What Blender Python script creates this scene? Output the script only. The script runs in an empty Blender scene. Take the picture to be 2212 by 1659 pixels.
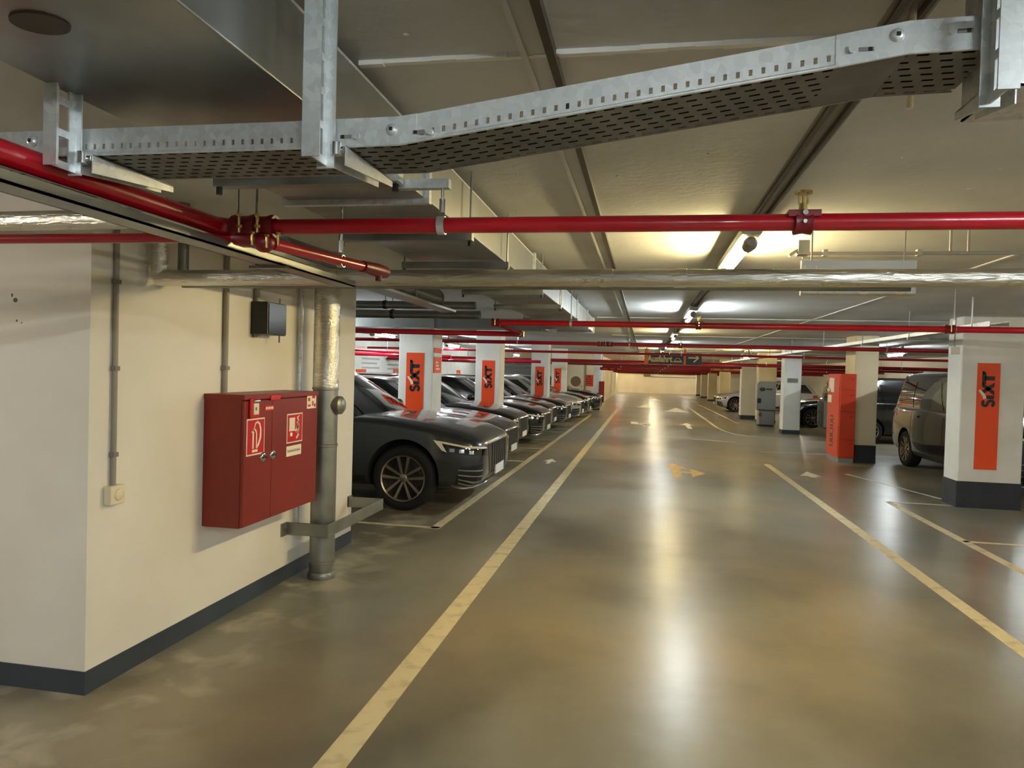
import bpy, bmesh, math, random
from mathutils import Vector, Matrix
from mathutils.bvhtree import BVHTree
random.seed(7)
PI = math.pi
S = bpy.context.scene
COL = S.collection

# ------------------------------------------------------------------ camera
cam_data = bpy.data.cameras.new('camera')
cam = bpy.data.objects.new('camera', cam_data)
COL.objects.link(cam)
S.camera = cam
cam_data.sensor_fit = 'HORIZONTAL'
cam_data.sensor_width = 36.0
cam_data.lens = 36.0 * 1534.0 / 2212.0
cam_data.clip_start = 0.02
cam_data.clip_end = 300
_v = Vector(((1394 - 1106) / 1534, (807 - 829.5) / 1534, 1)).normalized()      # lane direction in camera axes
_n = _v.cross(Vector((1, 0.028, 0))).normalized()
if _n.y > 0:
    _n = -_n
_x = _v.cross(_n)
R3 = Matrix((_x, _v, _n))                                                       # camera axes -> world
_m = Matrix((R3 @ Vector((1, 0, 0)), R3 @ Vector((0, -1, 0)), R3 @ Vector((0, 0, -1)))).transposed()
cam.matrix_world = Matrix.Translation((0, 0, 1.70)) @ _m.to_4x4()

# ------------------------------------------------------------------ world, exposure
W = bpy.data.worlds.new('world')
S.world = W
W.use_nodes = True
W.node_tree.nodes['Background'].inputs[0].default_value = (0.9, 0.95, 1, 1)
W.node_tree.nodes['Background'].inputs[1].default_value = 0.05
S.view_settings.view_transform = 'Standard'
S.view_settings.look = 'None'
S.view_settings.gamma = 1
S.view_settings.use_curve_mapping = False
S.view_settings.exposure = 3.2
TUBE = 34.0                                  # strength of every lamp tube
WARM, COOL, NEUT = (1.0, 0.81, 0.40), (0.88, 0.98, 1.0), (1.0, 0.92, 0.80)


# ------------------------------------------------------------------ materials
def lin(c):
    return tuple(((x / 255) / 12.92 if x / 255 <= 0.04045 else ((x / 255 + 0.055) / 1.055) ** 2.4) for x in c)


MATS = {}


def mat(name, rgb, rough=0.6, metal=0.0, rgb2=None, scale=4.0, detail=4.0, mixpos=(0.35, 0.65), bump=0.0, bscale=40.0,
        rough2=None, coat=0.0, emit=0.0, spec=0.5, stretch=None, noise='NOISE'):
    m = bpy.data.materials.new(name)
    m.use_nodes = True
    nt = m.node_tree
    b = nt.nodes['Principled BSDF']
    c = lin(rgb) + (1,)
    b.inputs['Base Color'].default_value = c
    b.inputs['Roughness'].default_value = rough
    b.inputs['Metallic'].default_value = metal
    b.inputs['Specular IOR Level'].default_value = spec
    b.inputs['Coat Weight'].default_value = coat
    b.inputs['Coat Roughness'].default_value = 0.04
    if emit:
        b.inputs['Emission Color'].default_value = c
        b.inputs['Emission Strength'].default_value = emit
    tc = nt.nodes.new('ShaderNodeTexCoord')
    vec = tc.outputs['Object']
    if stretch:
        mp = nt.nodes.new('ShaderNodeMapping')
        mp.inputs['Scale'].default_value = stretch
        nt.links.new(vec, mp.inputs[0])
        vec = mp.outputs[0]
    if rgb2 is not None or rough2 is not None:
        if noise == 'VORONOI':
            n = nt.nodes.new('ShaderNodeTexVoronoi')
            n.inputs['Scale'].default_value = scale
            out = n.outputs['Color']
        else:
            n = nt.nodes.new('ShaderNodeTexNoise')
            n.inputs['Scale'].default_value = scale
            n.inputs['Detail'].default_value = detail
            out = n.outputs[0]
        nt.links.new(vec, n.inputs['Vector'])
        mr = nt.nodes.new('ShaderNodeMapRange')
        mr.inputs[1].default_value, mr.inputs[2].default_value = mixpos
        nt.links.new(out, mr.inputs[0])
        if rgb2 is not None:
            mx = nt.nodes.new('ShaderNodeMix')
            mx.data_type = 'RGBA'
            mx.inputs[6].default_value = c
            mx.inputs[7].default_value = lin(rgb2) + (1,)
            nt.links.new(mr.outputs[0], mx.inputs[0])
            nt.links.new(mx.outputs[2], b.inputs['Base Color'])
        if rough2 is not None:
            m2 = nt.nodes.new('ShaderNodeMapRange')
            m2.inputs[3].default_value, m2.inputs[4].default_value = rough, rough2
            nt.links.new(mr.outputs[0], m2.inputs[0])
            nt.links.new(m2.outputs[0], b.inputs['Roughness'])
    if bump:
        n2 = nt.nodes.new('ShaderNodeTexNoise')
        n2.inputs['Scale'].default_value = bscale
        n2.inputs['Detail'].default_value = 5
        nt.links.new(vec, n2.inputs['Vector'])
        bp = nt.nodes.new('ShaderNodeBump')
        bp.inputs['Strength'].default_value = bump
        bp.inputs['Distance'].default_value = 0.01
        nt.links.new(n2.outputs[0], bp.inputs['Height'])
        nt.links.new(bp.outputs[0], b.inputs['Normal'])
    MATS[name] = m
    return m


mat('ceiling_paint', (203, 203, 202), 0.75, rgb2=(188, 188, 187), scale=1.6, bump=0.25, bscale=22)
mat('wall_paint', (234, 229, 218), 0.7, rgb2=(226, 220, 207), scale=1.1, bump=0.12, bscale=14)
mat('pillar_paint', (232, 230, 224), 0.62, rgb2=(222, 219, 212), scale=2.5, bump=0.1, bscale=18)
mat('cream_paint', (226, 212, 178), 0.7, rgb2=(216, 202, 168), scale=1.5)
mat('base_paint', (62, 70, 78), 0.5, rgb2=(52, 59, 68), scale=3)
mat('dark_base', (38, 42, 50), 0.5, rgb2=(46, 50, 58), scale=5)
mat('grey_wall', (120, 122, 122), 0.7)
mat('galv', (190, 194, 196), 0.45, 0.6, rgb2=(222, 226, 228), scale=55, noise='VORONOI', mixpos=(0.0, 1.0), rough2=0.3, bump=0.05, bscale=60)
mat('tray_floor', (122, 123, 122), 0.5, 0.6, rgb2=(104, 105, 104), scale=8)
mat('galv_dull', (150, 151, 145), 0.45, 0.75, rgb2=(128, 129, 123), scale=5, rough2=0.33)
mat('duct_metal', (160, 162, 160), 0.32, 0.85, rgb2=(138, 140, 138), scale=2.5, rough2=0.42, bump=0.03, bscale=4)
mat('foil', (226, 222, 212), 0.26, 1.0, rgb2=(204, 200, 190), scale=6, rough2=0.42, bump=0.7, bscale=26, stretch=(0.6, 3, 3))
mat('pipe_red', (182, 8, 32), 0.3, 0.0, rgb2=(168, 6, 28), scale=3, coat=0.3)
mat('dark_red', (122, 10, 24), 0.4)
mat('brass', (200, 176, 110), 0.25, 1.0)
mat('cab_red', (134, 34, 20), 0.42, rgb2=(126, 30, 18), scale=2.0)
mat('bright_red', (196, 22, 30), 0.4)
mat('white_print', (238, 226, 206), 0.5)
mat('paper', (232, 226, 216), 0.6)
mat('orange', (240, 78, 8), 0.5, rgb2=(234, 72, 6), scale=3)
mat('orange_lock', (214, 66, 22), 0.4, rgb2=(200, 58, 20), scale=3)
mat('print_black', (26, 20, 18), 0.5)
mat('sign_dark', (58, 60, 66), 0.5)
mat('sign_cream', (240, 214, 150), 0.5)
mat('sign_orange', (235, 128, 40), 0.5)
mat('line_paint', (214, 198, 158), 0.6, rgb2=(176, 160, 122), scale=9, detail=8, mixpos=(0.5, 0.75), bump=0.1)
mat('line_white', (232, 228, 214), 0.6, rgb2=(160, 156, 140), scale=9, detail=8, mixpos=(0.5, 0.75))
mat('arrow_paint', (214, 178, 104), 0.6, rgb2=(190, 154, 88), scale=8, detail=8)
mat('plastic_black', (26, 27, 28), 0.35)
mat('plastic_grey', (126, 120, 114), 0.5)
mat('conduit_grey', (150, 142, 130), 0.5)
mat('plastic_cream', (232, 220, 188), 0.45)
mat('chrome', (210, 210, 210), 0.15, 1.0)
mat('rubber', (18, 18, 18), 0.8)
mat('well_black', (6, 6, 7), 0.9)
mat('rim_metal', (176, 160, 142), 0.25, 0.9)
mat('rim_dark', (58, 56, 54), 0.5, 0.5)
mat('glass', (8, 12, 12), 0.03, 0.0, coat=1.0, spec=0.8)
mat('lamp_glass', (26, 29, 32), 0.06, 0.2, coat=1.0)
mat('drl', (236, 226, 206), 0.3)
mat('tail_red', (120, 10, 14), 0.15, coat=1.0)
mat('plate_white', (226, 224, 216), 0.4)
mat('plate_blue', (30, 60, 150), 0.4)
for nm, c, r in (('paint_grey', (50, 53, 56), 0.3), ('paint_black', (9, 9, 10), 0.2), ('paint_blue', (20, 27, 36), 0.25),
                 ('paint_silver', (176, 172, 162), 0.3), ('paint_van', (18, 17, 17), 0.25)):
    mat(nm, c, r, 0.35, coat=1.0)
mat('machine_grey', (138, 142, 142), 0.45, 0.1)
mat('batten_white', (150, 146, 132), 0.5)
mat('rail_dark', (84, 78, 70), 0.5, 0.3)
mat('dark_brown', (70, 62, 54), 0.6)
mat('faded_print', (176, 174, 168), 0.7)
mat('stain', (120, 96, 70), 0.8)
mat('red_glow', (255, 40, 20), 0.5, emit=6)
for nm, c in (('warm', WARM), ('cool', COOL), ('neutral', NEUT)):
    m = mat('tube_' + nm, (255, 255, 255), 0.4)
    bb = m.node_tree.nodes['Principled BSDF']
    bb.inputs['Emission Color'].default_value = c + (1,)
    bb.inputs['Emission Strength'].default_value = TUBE

# floor: sealed concrete with soft wear, blotches and uneven gloss
fm = mat('floor_concrete', (148, 134, 108), 0.4)
nt = fm.node_tree
b = nt.nodes['Principled BSDF']
tc = nt.nodes.new('ShaderNodeTexCoord')


def noise(scale, detail, lo, hi, stretch=(1, 1, 1), dist=0.0):
    mp = nt.nodes.new('ShaderNodeMapping')
    mp.inputs['Scale'].default_value = stretch
    mp.inputs['Location'].default_value = (0.0, 0.0, 0.37)
    nt.links.new(tc.outputs['Object'], mp.inputs[0])
    n = nt.nodes.new('ShaderNodeTexNoise')
    n.inputs['Scale'].default_value = scale
    n.inputs['Detail'].default_value = detail
    n.inputs['Distortion'].default_value = dist
    nt.links.new(mp.outputs[0], n.inputs['Vector'])
    mr = nt.nodes.new('ShaderNodeMapRange')
    mr.inputs[1].default_value, mr.inputs[2].default_value = lo, hi
    nt.links.new(n.outputs[0], mr.inputs[0])
    return mr.outputs[0], n.outputs[0]


def mixc(fac, a, bcol):
    mx = nt.nodes.new('ShaderNodeMix')
    mx.data_type = 'RGBA'
    nt.links.new(fac, mx.inputs[0])
    if isinstance(a, tuple):
        mx.inputs[6].default_value = lin(a) + (1,)
    else:
        nt.links.new(a, mx.inputs[6])
    mx.inputs[7].default_value = lin(bcol) + (1,)
    return mx.outputs[2]


f1, _ = noise(0.5, 2, 0.35, 0.65)
f2, _ = noise(0.9, 5, 0.45, 0.75)
f4, _ = noise(0.7, 6, 0.52, 0.85, stretch=(1.0, 0.6, 1))
f3, _ = noise(3.2, 6, 0.48, 0.72, dist=0.4)
c1 = mixc(f1, (144, 130, 104), (126, 124, 110))
c2 = mixc(f4, mixc(f2, c1, (100, 93, 77)), (166, 160, 144))
# pale worn strip along the foot of the left wall, dust washed against it
sep = nt.nodes.new('ShaderNodeSeparateXYZ')
nt.links.new(tc.outputs['Object'], sep.inputs[0])
ws = nt.nodes.new('ShaderNodeMapRange')
ws.inputs[1].default_value, ws.inputs[2].default_value = -1.9, -2.6
nt.links.new(sep.outputs[0], ws.inputs[0])
wm = nt.nodes.new('ShaderNodeMath')
wm.operation = 'MULTIPLY'
nt.links.new(ws.outputs[0], wm.inputs[0])
nt.links.new(f3, wm.inputs[1])
c3 = mixc(wm.outputs[0], c2, (204, 194, 168))
nt.links.new(c3, b.inputs['Base Color'])
b.inputs['Roughness'].default_value = 0.29
_, bh = noise(4, 4, 0, 1, stretch=(0.7, 1.5, 1))
bp = nt.nodes.new('ShaderNodeBump')
bp.inputs['Strength'].default_value = 0.10
bp.inputs['Distance'].default_value = 0.02
nt.links.new(bh, bp.inputs['Height'])
nt.links.new(bp.outputs[0], b.inputs['Normal'])
b.inputs['Specular IOR Level'].default_value = 0.5


# ------------------------------------------------------------------ object helpers
def tag(o, label=None, cat=None, group=None, kind=None):
    if label:
        o['label'] = label
    if cat:
        o['category'] = cat
    if group:
        o['group'] = group
    if kind:
        o['kind'] = kind
    return o


def empty(name, loc=(0, 0, 0), rz=0.0, label=None, cat=None, group=None):
    o = bpy.data.objects.new(name, None)
    o.empty_display_size = 0.1
    COL.objects.link(o)
    o.location = loc
    o.rotation_euler = (0, 0, rz)
    return tag(o, label, cat, group)


class MB:
    """collects simple shapes into one mesh"""

    def __init__(s):
        s.v, s.f, s.mi = [], [], []
        s.cur = 0

    def add(s, vs, fs):
        k = len(s.v)
        s.v += [tuple(p) for p in vs]
        for f in fs:
            s.f.append(tuple(i + k for i in f))
            s.mi.append(s.cur)
        return s

    def box(s, x0, x1, y0, y1, z0, z1):
        vs = [(x, y, z) for x in (x0, x1) for y in (y0, y1) for z in (z0, z1)]
        return s.add(vs, [(0, 1, 3, 2), (4, 6, 7, 5), (0, 4, 5, 1), (2, 3, 7, 6), (0, 2, 6, 4), (1, 5, 7, 3)])

    def obox(s, c, ax, ay, az, hx, hy, hz):
        c, ax, ay, az = Vector(c), Vector(ax).normalized(), Vector(ay).normalized(), Vector(az).normalized()
        vs = [c + ax * (i * hx) + ay * (j * hy) + az * (k * hz) for i in (-1, 1) for j in (-1, 1) for k in (-1, 1)]
        return s.add(vs, [(0, 1, 3, 2), (4, 6, 7, 5), (0, 4, 5, 1), (2, 3, 7, 6), (0, 2, 6, 4), (1, 5, 7, 3)])

    def prism(s, poly, axis, a0, a1):
        """poly: list of 2D points; axis 'x','y','z' extrusion axis"""
        def P(u, w, a):
            return {'x': (a, u, w), 'y': (u, a, w), 'z': (u, w, a)}[axis]
        n = len(poly)
        vs = [P(u, w, a0) for u, w in poly] + [P(u, w, a1) for u, w in poly]
        fs = [tuple(range(n))[::-1], tuple(range(n, 2 * n))] + [(i, (i + 1) % n, n + (i + 1) % n, n + i) for i in range(n)]
        return s.add(vs, fs)

    def tube(s, pts, r, seg=14, caps=True):
        pts = [Vector(p) for p in pts]
        rs = r if isinstance(r, (list, tuple)) else [r] * len(pts)
        rings = []
        up = None
        for i, p in enumerate(pts):
            d = (pts[min(i + 1, len(pts) - 1)] - pts[max(i - 1, 0)]).normalized()
            if up is None or abs(up.dot(d)) > 0.99:
                up = Vector((0, 0, 1)) if abs(d.z) < 0.9 else Vector((0, 1, 0))
            a = d.cross(up).normalized()
            bb_ = a.cross(d).normalized()
            up = bb_
            rings.append([p + a * (rs[i] * math.cos(2 * PI * k / seg)) + bb_ * (rs[i] * math.sin(2 * PI * k / seg)) for k in range(seg)])
        vs = [q for ring in rings for q in ring]
        fs = []
        for i in range(len(rings) - 1):
            for k in range(seg):
                fs.append((i * seg + k, i * seg + (k + 1) % seg, (i + 1) * seg + (k + 1) % seg, (i + 1) * seg + k))
        if caps:
            fs.append(tuple(range(seg))[::-1])
            fs.append(tuple(range((len(rings) - 1) * seg, len(rings) * seg)))
        return s.add(vs, fs)

    def lathe(s, prof, c=(0, 0, 0), axis='y', seg=28, closed=False):
        """prof: list of (radius, along)"""
        c = Vector(c)
        vs = []
        for r, h in prof:
            for k in range(seg):
                a = 2 * PI * k / seg
                u, w = r * math.cos(a), r * math.sin(a)
                vs.append(c + Vector({'y': (u, h, w), 'x': (h, u, w), 'z': (u, w, h)}[axis]))
        fs = []
        n = len(prof)
        for i in range(n if closed else n - 1):
            j = (i + 1) % n
            for k in range(seg):
                fs.append((i * seg + k, i * seg + (k + 1) % seg, j * seg + (k + 1) % seg, j * seg + k))
        return s.add(vs, fs)

    def ball(s, c, rx, ry=None, rz=None, n=12, m=8):
        ry, rz = ry or rx, rz or rx
        vs = [(c[0], c[1], c[2] + rz)]
        for i in range(1, m):
            t = PI * i / m
            for k in range(n):
                a = 2 * PI * k / n
                vs.append((c[0] + rx * math.sin(t) * math.cos(a), c[1] + ry * math.sin(t) * math.sin(a), c[2] + rz * math.cos(t)))
        vs.append((c[0], c[1], c[2] - rz))
        fs = [(0, 1 + k, 1 + (k + 1) % n) for k in range(n)]
        for i in range(m - 2):
            for k in range(n):
                fs.append((1 + i * n + k, 1 + (i + 1) * n + k, 1 + (i + 1) * n + (k + 1) % n, 1 + i * n + (k + 1) % n))
        q = 1 + (m - 2) * n
        fs += [(q + k, len(vs) - 1, q + (k + 1) % n) for k in range(n)]
        return s.add(vs, fs)

    def mesh(s, name, mats, smooth=None):
        me = bpy.data.meshes.new(name)
        me.from_pydata(s.v, [], s.f)
        for m in (mats if isinstance(mats, (list, tuple)) else [mats]):
            me.materials.append(MATS[m])
        if any(s.mi):
            me.polygons.foreach_set('material_index', s.mi)
        bm = bmesh.new()
        bm.from_mesh(me)
        bmesh.ops.recalc_face_normals(bm, faces=bm.faces)
        bm.to_mesh(me)
        bm.free()
        if smooth:
            me.polygons.foreach_set('use_smooth', [True] * len(me.polygons))
            me.set_sharp_from_angle(angle=math.radians(smooth))
        me.update()
        return me

    def build(s, name, mats, parent=None, smooth=None, label=None, cat=None, group=None, kind=None, bevel=0.0):
        o = bpy.data.objects.new(name, s.mesh(name, mats, smooth))
        COL.objects.link(o)
        if parent is not None:
            o.parent = parent
        if bevel:
            md = o.modifiers.new('bevel', 'BEVEL')
            md.width = bevel
            md.segments = 2
            md.limit_method = 'ANGLE'
        return tag(o, label, cat, group, kind)


def cp(o, parent=None, **kw):
    """copy a thing with its parts and sub-parts"""
    c = o.copy()
    COL.objects.link(c)
    if parent is not None:
        c.parent = parent
    for ch in list(o.children):
        cp(ch, c)
    return tag(c, **kw)


def text_mb(txt, size, xf, bold=0.0, depth=0.002):
    """flat lettering as real geometry; xf maps (u, v, w) to 3D"""
    cu = bpy.data.curves.new('lettering', 'FONT')
    cu.body = txt
    cu.size = size
    cu.offset = bold
    cu.resolution_u = 3
    cu.align_x = 'CENTER'
    cu.align_y = 'CENTER'
    o = bpy.data.objects.new('lettering', cu)
    COL.objects.link(o)
    dg = bpy.context.evaluated_depsgraph_get()
    me = bpy.data.meshes.new_from_object(o.evaluated_get(dg))
    mb = MB()
    vs = [xf(v.co.x, v.co.y, depth) for v in me.vertices]
    mb.add(vs, [tuple(p.vertices) for p in me.polygons])
    bpy.data.objects.remove(o)
    bpy.data.curves.remove(cu)
    bpy.data.meshes.remove(me)
    return mb


def poly_mb(mb, pts, xf, w0=0.0, w1=0.002):
    n = len(pts)
    vs = [xf(u, v, w0) for u, v in pts] + [xf(u, v, w1) for u, v in pts]
    mb.add(vs, [tuple(range(n))[::-1], tuple(range(n, 2 * n))] + [(i, (i + 1) % n, n + (i + 1) % n, n + i) for i in range(n)])


def stroke_mb(mb, pts, width, xf, w0=0.0, w1=0.002):
    ws = width if isinstance(width, (list, tuple)) else [width] * len(pts)
    L, Rr = [], []
    for i, p in enumerate(pts):
        a = pts[max(i - 1, 0)]
        c = pts[min(i + 1, len(pts) - 1)]
        dx, dy = c[0] - a[0], c[1] - a[1]
        q = math.hypot(dx, dy) or 1
        nx, ny = -dy / q, dx / q
        L.append((p[0] + nx * ws[i] / 2, p[1] + ny * ws[i] / 2))
        Rr.append((p[0] - nx * ws[i] / 2, p[1] - ny * ws[i] / 2))
    for i in range(len(pts) - 1):
        poly_mb(mb, [L[i], L[i + 1], Rr[i + 1], Rr[i]], xf, w0, w1)


def arc(cx, cy, r, a0, a1, n=10, ry=None):
    ry = ry or r
    return [(cx + r * math.cos(math.radians(a0 + (a1 - a0) * i / n)), cy + ry * math.sin(math.radians(a0 + (a1 - a0) * i / n))) for i in range(n + 1)]


ZC = 2.60
FAR = 63.0

# ------------------------------------------------------------------ setting
fl = MB().box(-10.4, 11.0, -9, FAR + 0.4, -0.3, 0.0).build('floor', 'floor_concrete', kind='structure')
ce = MB().box(-10.4, 11.0, -9, FAR + 0.4, ZC, ZC + 0.3).build('ceiling', 'ceiling_paint', kind='structure')
MB().box(-4.2, 6.6, FAR, FAR + 0.3, 0, ZC).build('wall_far', 'cream_paint', kind='structure')
MB().box(-10.4, 11, -9.3, -9, 0, ZC).build('wall_back', 'wall_paint', kind='structure')
MB().box(10.6, 10.9, -9, FAR, 0, ZC).build('wall_right', 'wall_paint', kind='structure')
MB().box(-8.1, -7.8, 6.4, 33, 0, ZC).build('wall_left_rear', 'pillar_paint', kind='structure')
MB().box(-10.4, -10.1, -9, 3.1, 0, ZC).build('wall_left_near', 'wall_paint', kind='structure')
wl = MB().box(-8.1, -2.73, 3.1, 6.39, 0, ZC).build('wall_left', 'wall_paint', kind='structure')
bl = MB().box(-2.731, -2.724, 3.094, 6.396, 0, 0.118).box(-8.1, -2.731, 3.094, 3.1, 0, 0.118).box(-8.1, -2.731, 6.39, 6.396, 0, 0.118)
bl.build('baseboard_left', 'base_paint', kind='structure')
# wall closing the left bays at the far end, with roller gate and cream door
MB().box(-7.8, -2.35, 33, 33.3, 0, ZC).box(-4.2, -2.35, 33.3, FAR, 0, ZC).build('wall_left_far', 'cream_paint', kind='structure')
gate = empty('door_1', (-5.9, 32.97, 0))
tag(gate, kind='structure')
for k in range(11):
    MB().box(-1.15, 1.15, -0.02 - 0.006 * (k % 2), 0.03, 0.02 + k * 0.19, 0.19 + k * 0.19).build('slat', 'grey_wall', gate)
dr = MB().box(-3.55, -2.78, 32.95, 33.0, 0.0, 2.05).build('door_2', 'cream_paint', kind='structure')
MB().box(-3.62, -3.55, 32.93, 33.0, 0, 2.1).box(-2.78, -2.71, 32.93, 33.0, 0, 2.1).box(-3.62, -2.71, 32.93, 33.0, 2.05, 2.12).build('door_frame', 'plastic_grey', dr)
MB().lathe([(0.0, 0), (0.24, 0), (0.24, -0.01), (0.17, -0.01), (0.17, -0.004), (0.0, -0.004)], (-3.16, 32.945, 1.25), 'y', 24).build('round_mark', 'stain', dr)
MB().box(-2.9, -2.86, 32.9, 32.95, 0.98, 1.1).build('handle', 'chrome', dr)
# soffit on the far wall
MB().box(-4.2, 6.6, FAR - 0.25, FAR, 1.72, ZC).build('beam_far', 'ceiling_paint', kind='structure')

# ceiling joints, cast ridges and surface cables (parts of the ceiling)
for k, y in enumerate((2.0, 7.2, 11.6, 17.0, 22.4, 27.8, 33.2, 38.6)):
    j = MB()
    rr_ = random.Random(k)
    n = 60
    x0, x1 = (-0.86, 3.6) if k == 0 else (-0.8, 10.2)
    for q in range(n):
        a, c = x0 + (x1 - x0) * q / n, x0 + (x1 - x0) * (q + 1) / n
        w = 0.007 + 0.005 * rr_.random()
        z = 0.011 + 0.004 * rr_.random()
        j.box(a, c, y - w, y + w, ZC - z, ZC + 0.002)
    j.build('joint_ridge', 'pillar_paint', ce)
for x in (2.5, 5.4):
    MB().box(x - 0.014, x + 0.014, 3.2, 44, ZC - 0.008, ZC + 0.002).build('joint_ridge', 'pillar_paint', ce)
bl2 = MB()
rb = random.Random(3)
for q in range(40):
    x, y = rb.uniform(-0.8, 3.5), rb.uniform(1.2, 4.5)
    bl2.ball((x, y, ZC), 0.006 + 0.006 * rb.random(), None, 0.004, 6, 4)
bl2.build('paint_blister', 'ceiling_paint', ce, kind='stuff')

# ------------------------------------------------------------------ floor markings (parts of the floor)
def line(pts, w, m='line_paint', name='lane_line'):
    mb = MB()
    stroke_mb(mb, pts, w, lambda u, v, t: (u, v, t), -0.001, 0.0018)
    return mb.build(name, m, fl)


def dense(a, c, n=6):
    return [(a[0] + (c[0] - a[0]) * i / n, a[1] + (c[1] - a[1]) * i / n) for i in range(n + 1)]


line(dense((-1.265, -3), (-1.22, 33.5)), 0.135)
line(dense((2.46, -3), (2.38, 14.5)), 0.12)
line([(2.24, 41), (2.32, 29), (2.36, 24), (2.44, 22.6), (2.62, 21.7), (2.9, 21.2), (3.3, 21.05)], 0.10)
line(dense((3.3, 21.05), (6.6, 20.9)), 0.05)
line(dense((-2.14, 7.2), (-2.08, 28)), 0.10)
for y in (7.25, 13.05, 15.3, 17.35, 19.7, 24.4):
    line([(-7.5, y), (-2.1, y)], 0.07, name='bay_line')
line(dense((3.42, 3.2), (3.40, 10.75)), 0.10)
for y in (8.33, 10.72, 5.95):
    line([(3.4, y), (8.6, y - 0.05)], 0.07, name='bay_line')
line([(1.24, 19.4), (2.36, 18.95)], 0.06, 'line_white', 'bay_line')
line([(2.6, 16.85), (6.2, 17.15)], 0.05, 'line_white', 'bay_line')
line([(3.0, 43), (3.2, 36.4), (3.32, 26.5), (4.0, 26.45)], 0.08)
line([(3.2, 44.5), (2.8, 57)], 0.09)
line([(3.6, 13.6), (4.3, 11.2)], 0.05, 'line_white', 'bay_line')


def arrow(polys, m, name='arrow_marking'):
    mb = MB()
    for p in polys:
        poly_mb(mb, p, lambda u, v, t: (u, v, t), -0.001, 0.002)
    mb.build(name, m, fl)


arrow([[(0.40, 13.15), (0.56, 13.95), (0.80, 13.15)], [(0.50, 12.0), (0.50, 13.15), (0.67, 13.15), (0.66, 12.0)],
       [(0.66, 12.55), (0.66, 12.82), (0.84, 12.78), (0.84, 12.55)], [(0.83, 12.15), (0.83, 13.2), (1.1, 12.66)]], 'arrow_paint')
arrow([[(-0.42, 24.1), (-0.44, 25.2), (-0.2, 25.0), (-0.22, 24.1)], [(-0.25, 24.0), (-0.25, 24.4), (0.1, 24.2), (0.1, 23.8)], [(-0.02, 24.7), (0.34, 23.7), (-0.02, 23.3)]], 'line_white')
arrow([[(1.2, 24.55), (1.46, 25.6), (1.66, 24.55)], [(1.37, 23.0), (1.37, 24.55), (1.52, 24.55), (1.52, 23.0)]], 'line_white')
arrow([[(2.70, 13.05), (2.94, 13.65), (3.06, 13.05)], [(2.84, 12.9), (2.84, 13.1), (2.95, 13.1), (2.95, 12.9)]], 'line_white')
arrow([[(-1.84, 13.2), (-1.72, 13.65), (-1.58, 13.2)], [(-1.75, 12.9), (-1.75, 13.2), (-1.68, 13.2), (-1.68, 12.9)]], 'line_white')
arrow([[(-0.4, 36), (0.1, 40), (0.5, 36)]], 'line_white')
arrow([[(0.9, 33), (1.6, 37), (2.0, 33)]], 'line_white')
arrow([[(0.2, 46), (0.7, 50), (1.1, 46)]], 'line_white')

# ------------------------------------------------------------------ pillars
def pillar(x0, x1, y0, y1, m='pillar_paint', bh=0.12, bm='base_paint'):
    mb = MB()
    p = mb.box(x0, x1, y0, y1, 0, ZC).build('pillar', m, kind='structure', bevel=0.018)
    MB().box(x0 - 0.004, x1 + 0.004, y0 - 0.004, y1 + 0.004, 0, bh).build('base_band', bm, p)
    return p


LP = [(-3.80, -3.24, 10.6, 11.1), (-3.70, -3.14, 15.3, 15.8), (-3.62, -3.06, 22.6, 23.1), (-3.66, -3.08, 28.0, 28.5)]
for a in LP:
    pillar(*a)
pillar(-2.28, -1.98, 32.0, 32.35)
rp1 = pillar(4.21, 5.0, 10.6, 11.05, bh=0.36, bm='dark_base')
rp2 = pillar(4.21, 4.66, 15.58, 16.3, 'cream_paint', 0.36, 'dark_base')
pillar(4.12, 4.62, 22.6, 23.1)
pillar(3.76, 4.62, 29.4, 29.9, 'wall_paint', 0.16)
pillar(4.10, 4.74, 27.4, 27.9, 'cream_paint')
for y in (41.0, 48.5, 54.5, 59.5):
    pillar(4.1, 4.65, y, y + 0.5, 'cream_paint')
MB().box(4.75, 6.0, 46.0, 46.3, 0, ZC).build('wall_right_far', 'wall_paint', kind='structure')

# small printed numbers on two pillars (soft grey, unreadable strokes)
def smudge_row(mb, x0, x1, y, z, h, n):
    for k in range(n):
        a = x0 + (x1 - x0) * k / n
        mb.box(a, a + (x1 - x0) / n * 0.6, y - 0.002, y, z, z + h)


MB().box(4.22, 4.52, 22.586, 22.592, 1.55, 1.68).build('number_plate', 'plastic_grey', label=None)
bpy.data.objects['number_plate'].name = 'pillar_number_plate'
tag(bpy.data.objects['pillar_number_plate'], 'small grey number plate on the white pillar beside the grey machine', 'sign')

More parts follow.
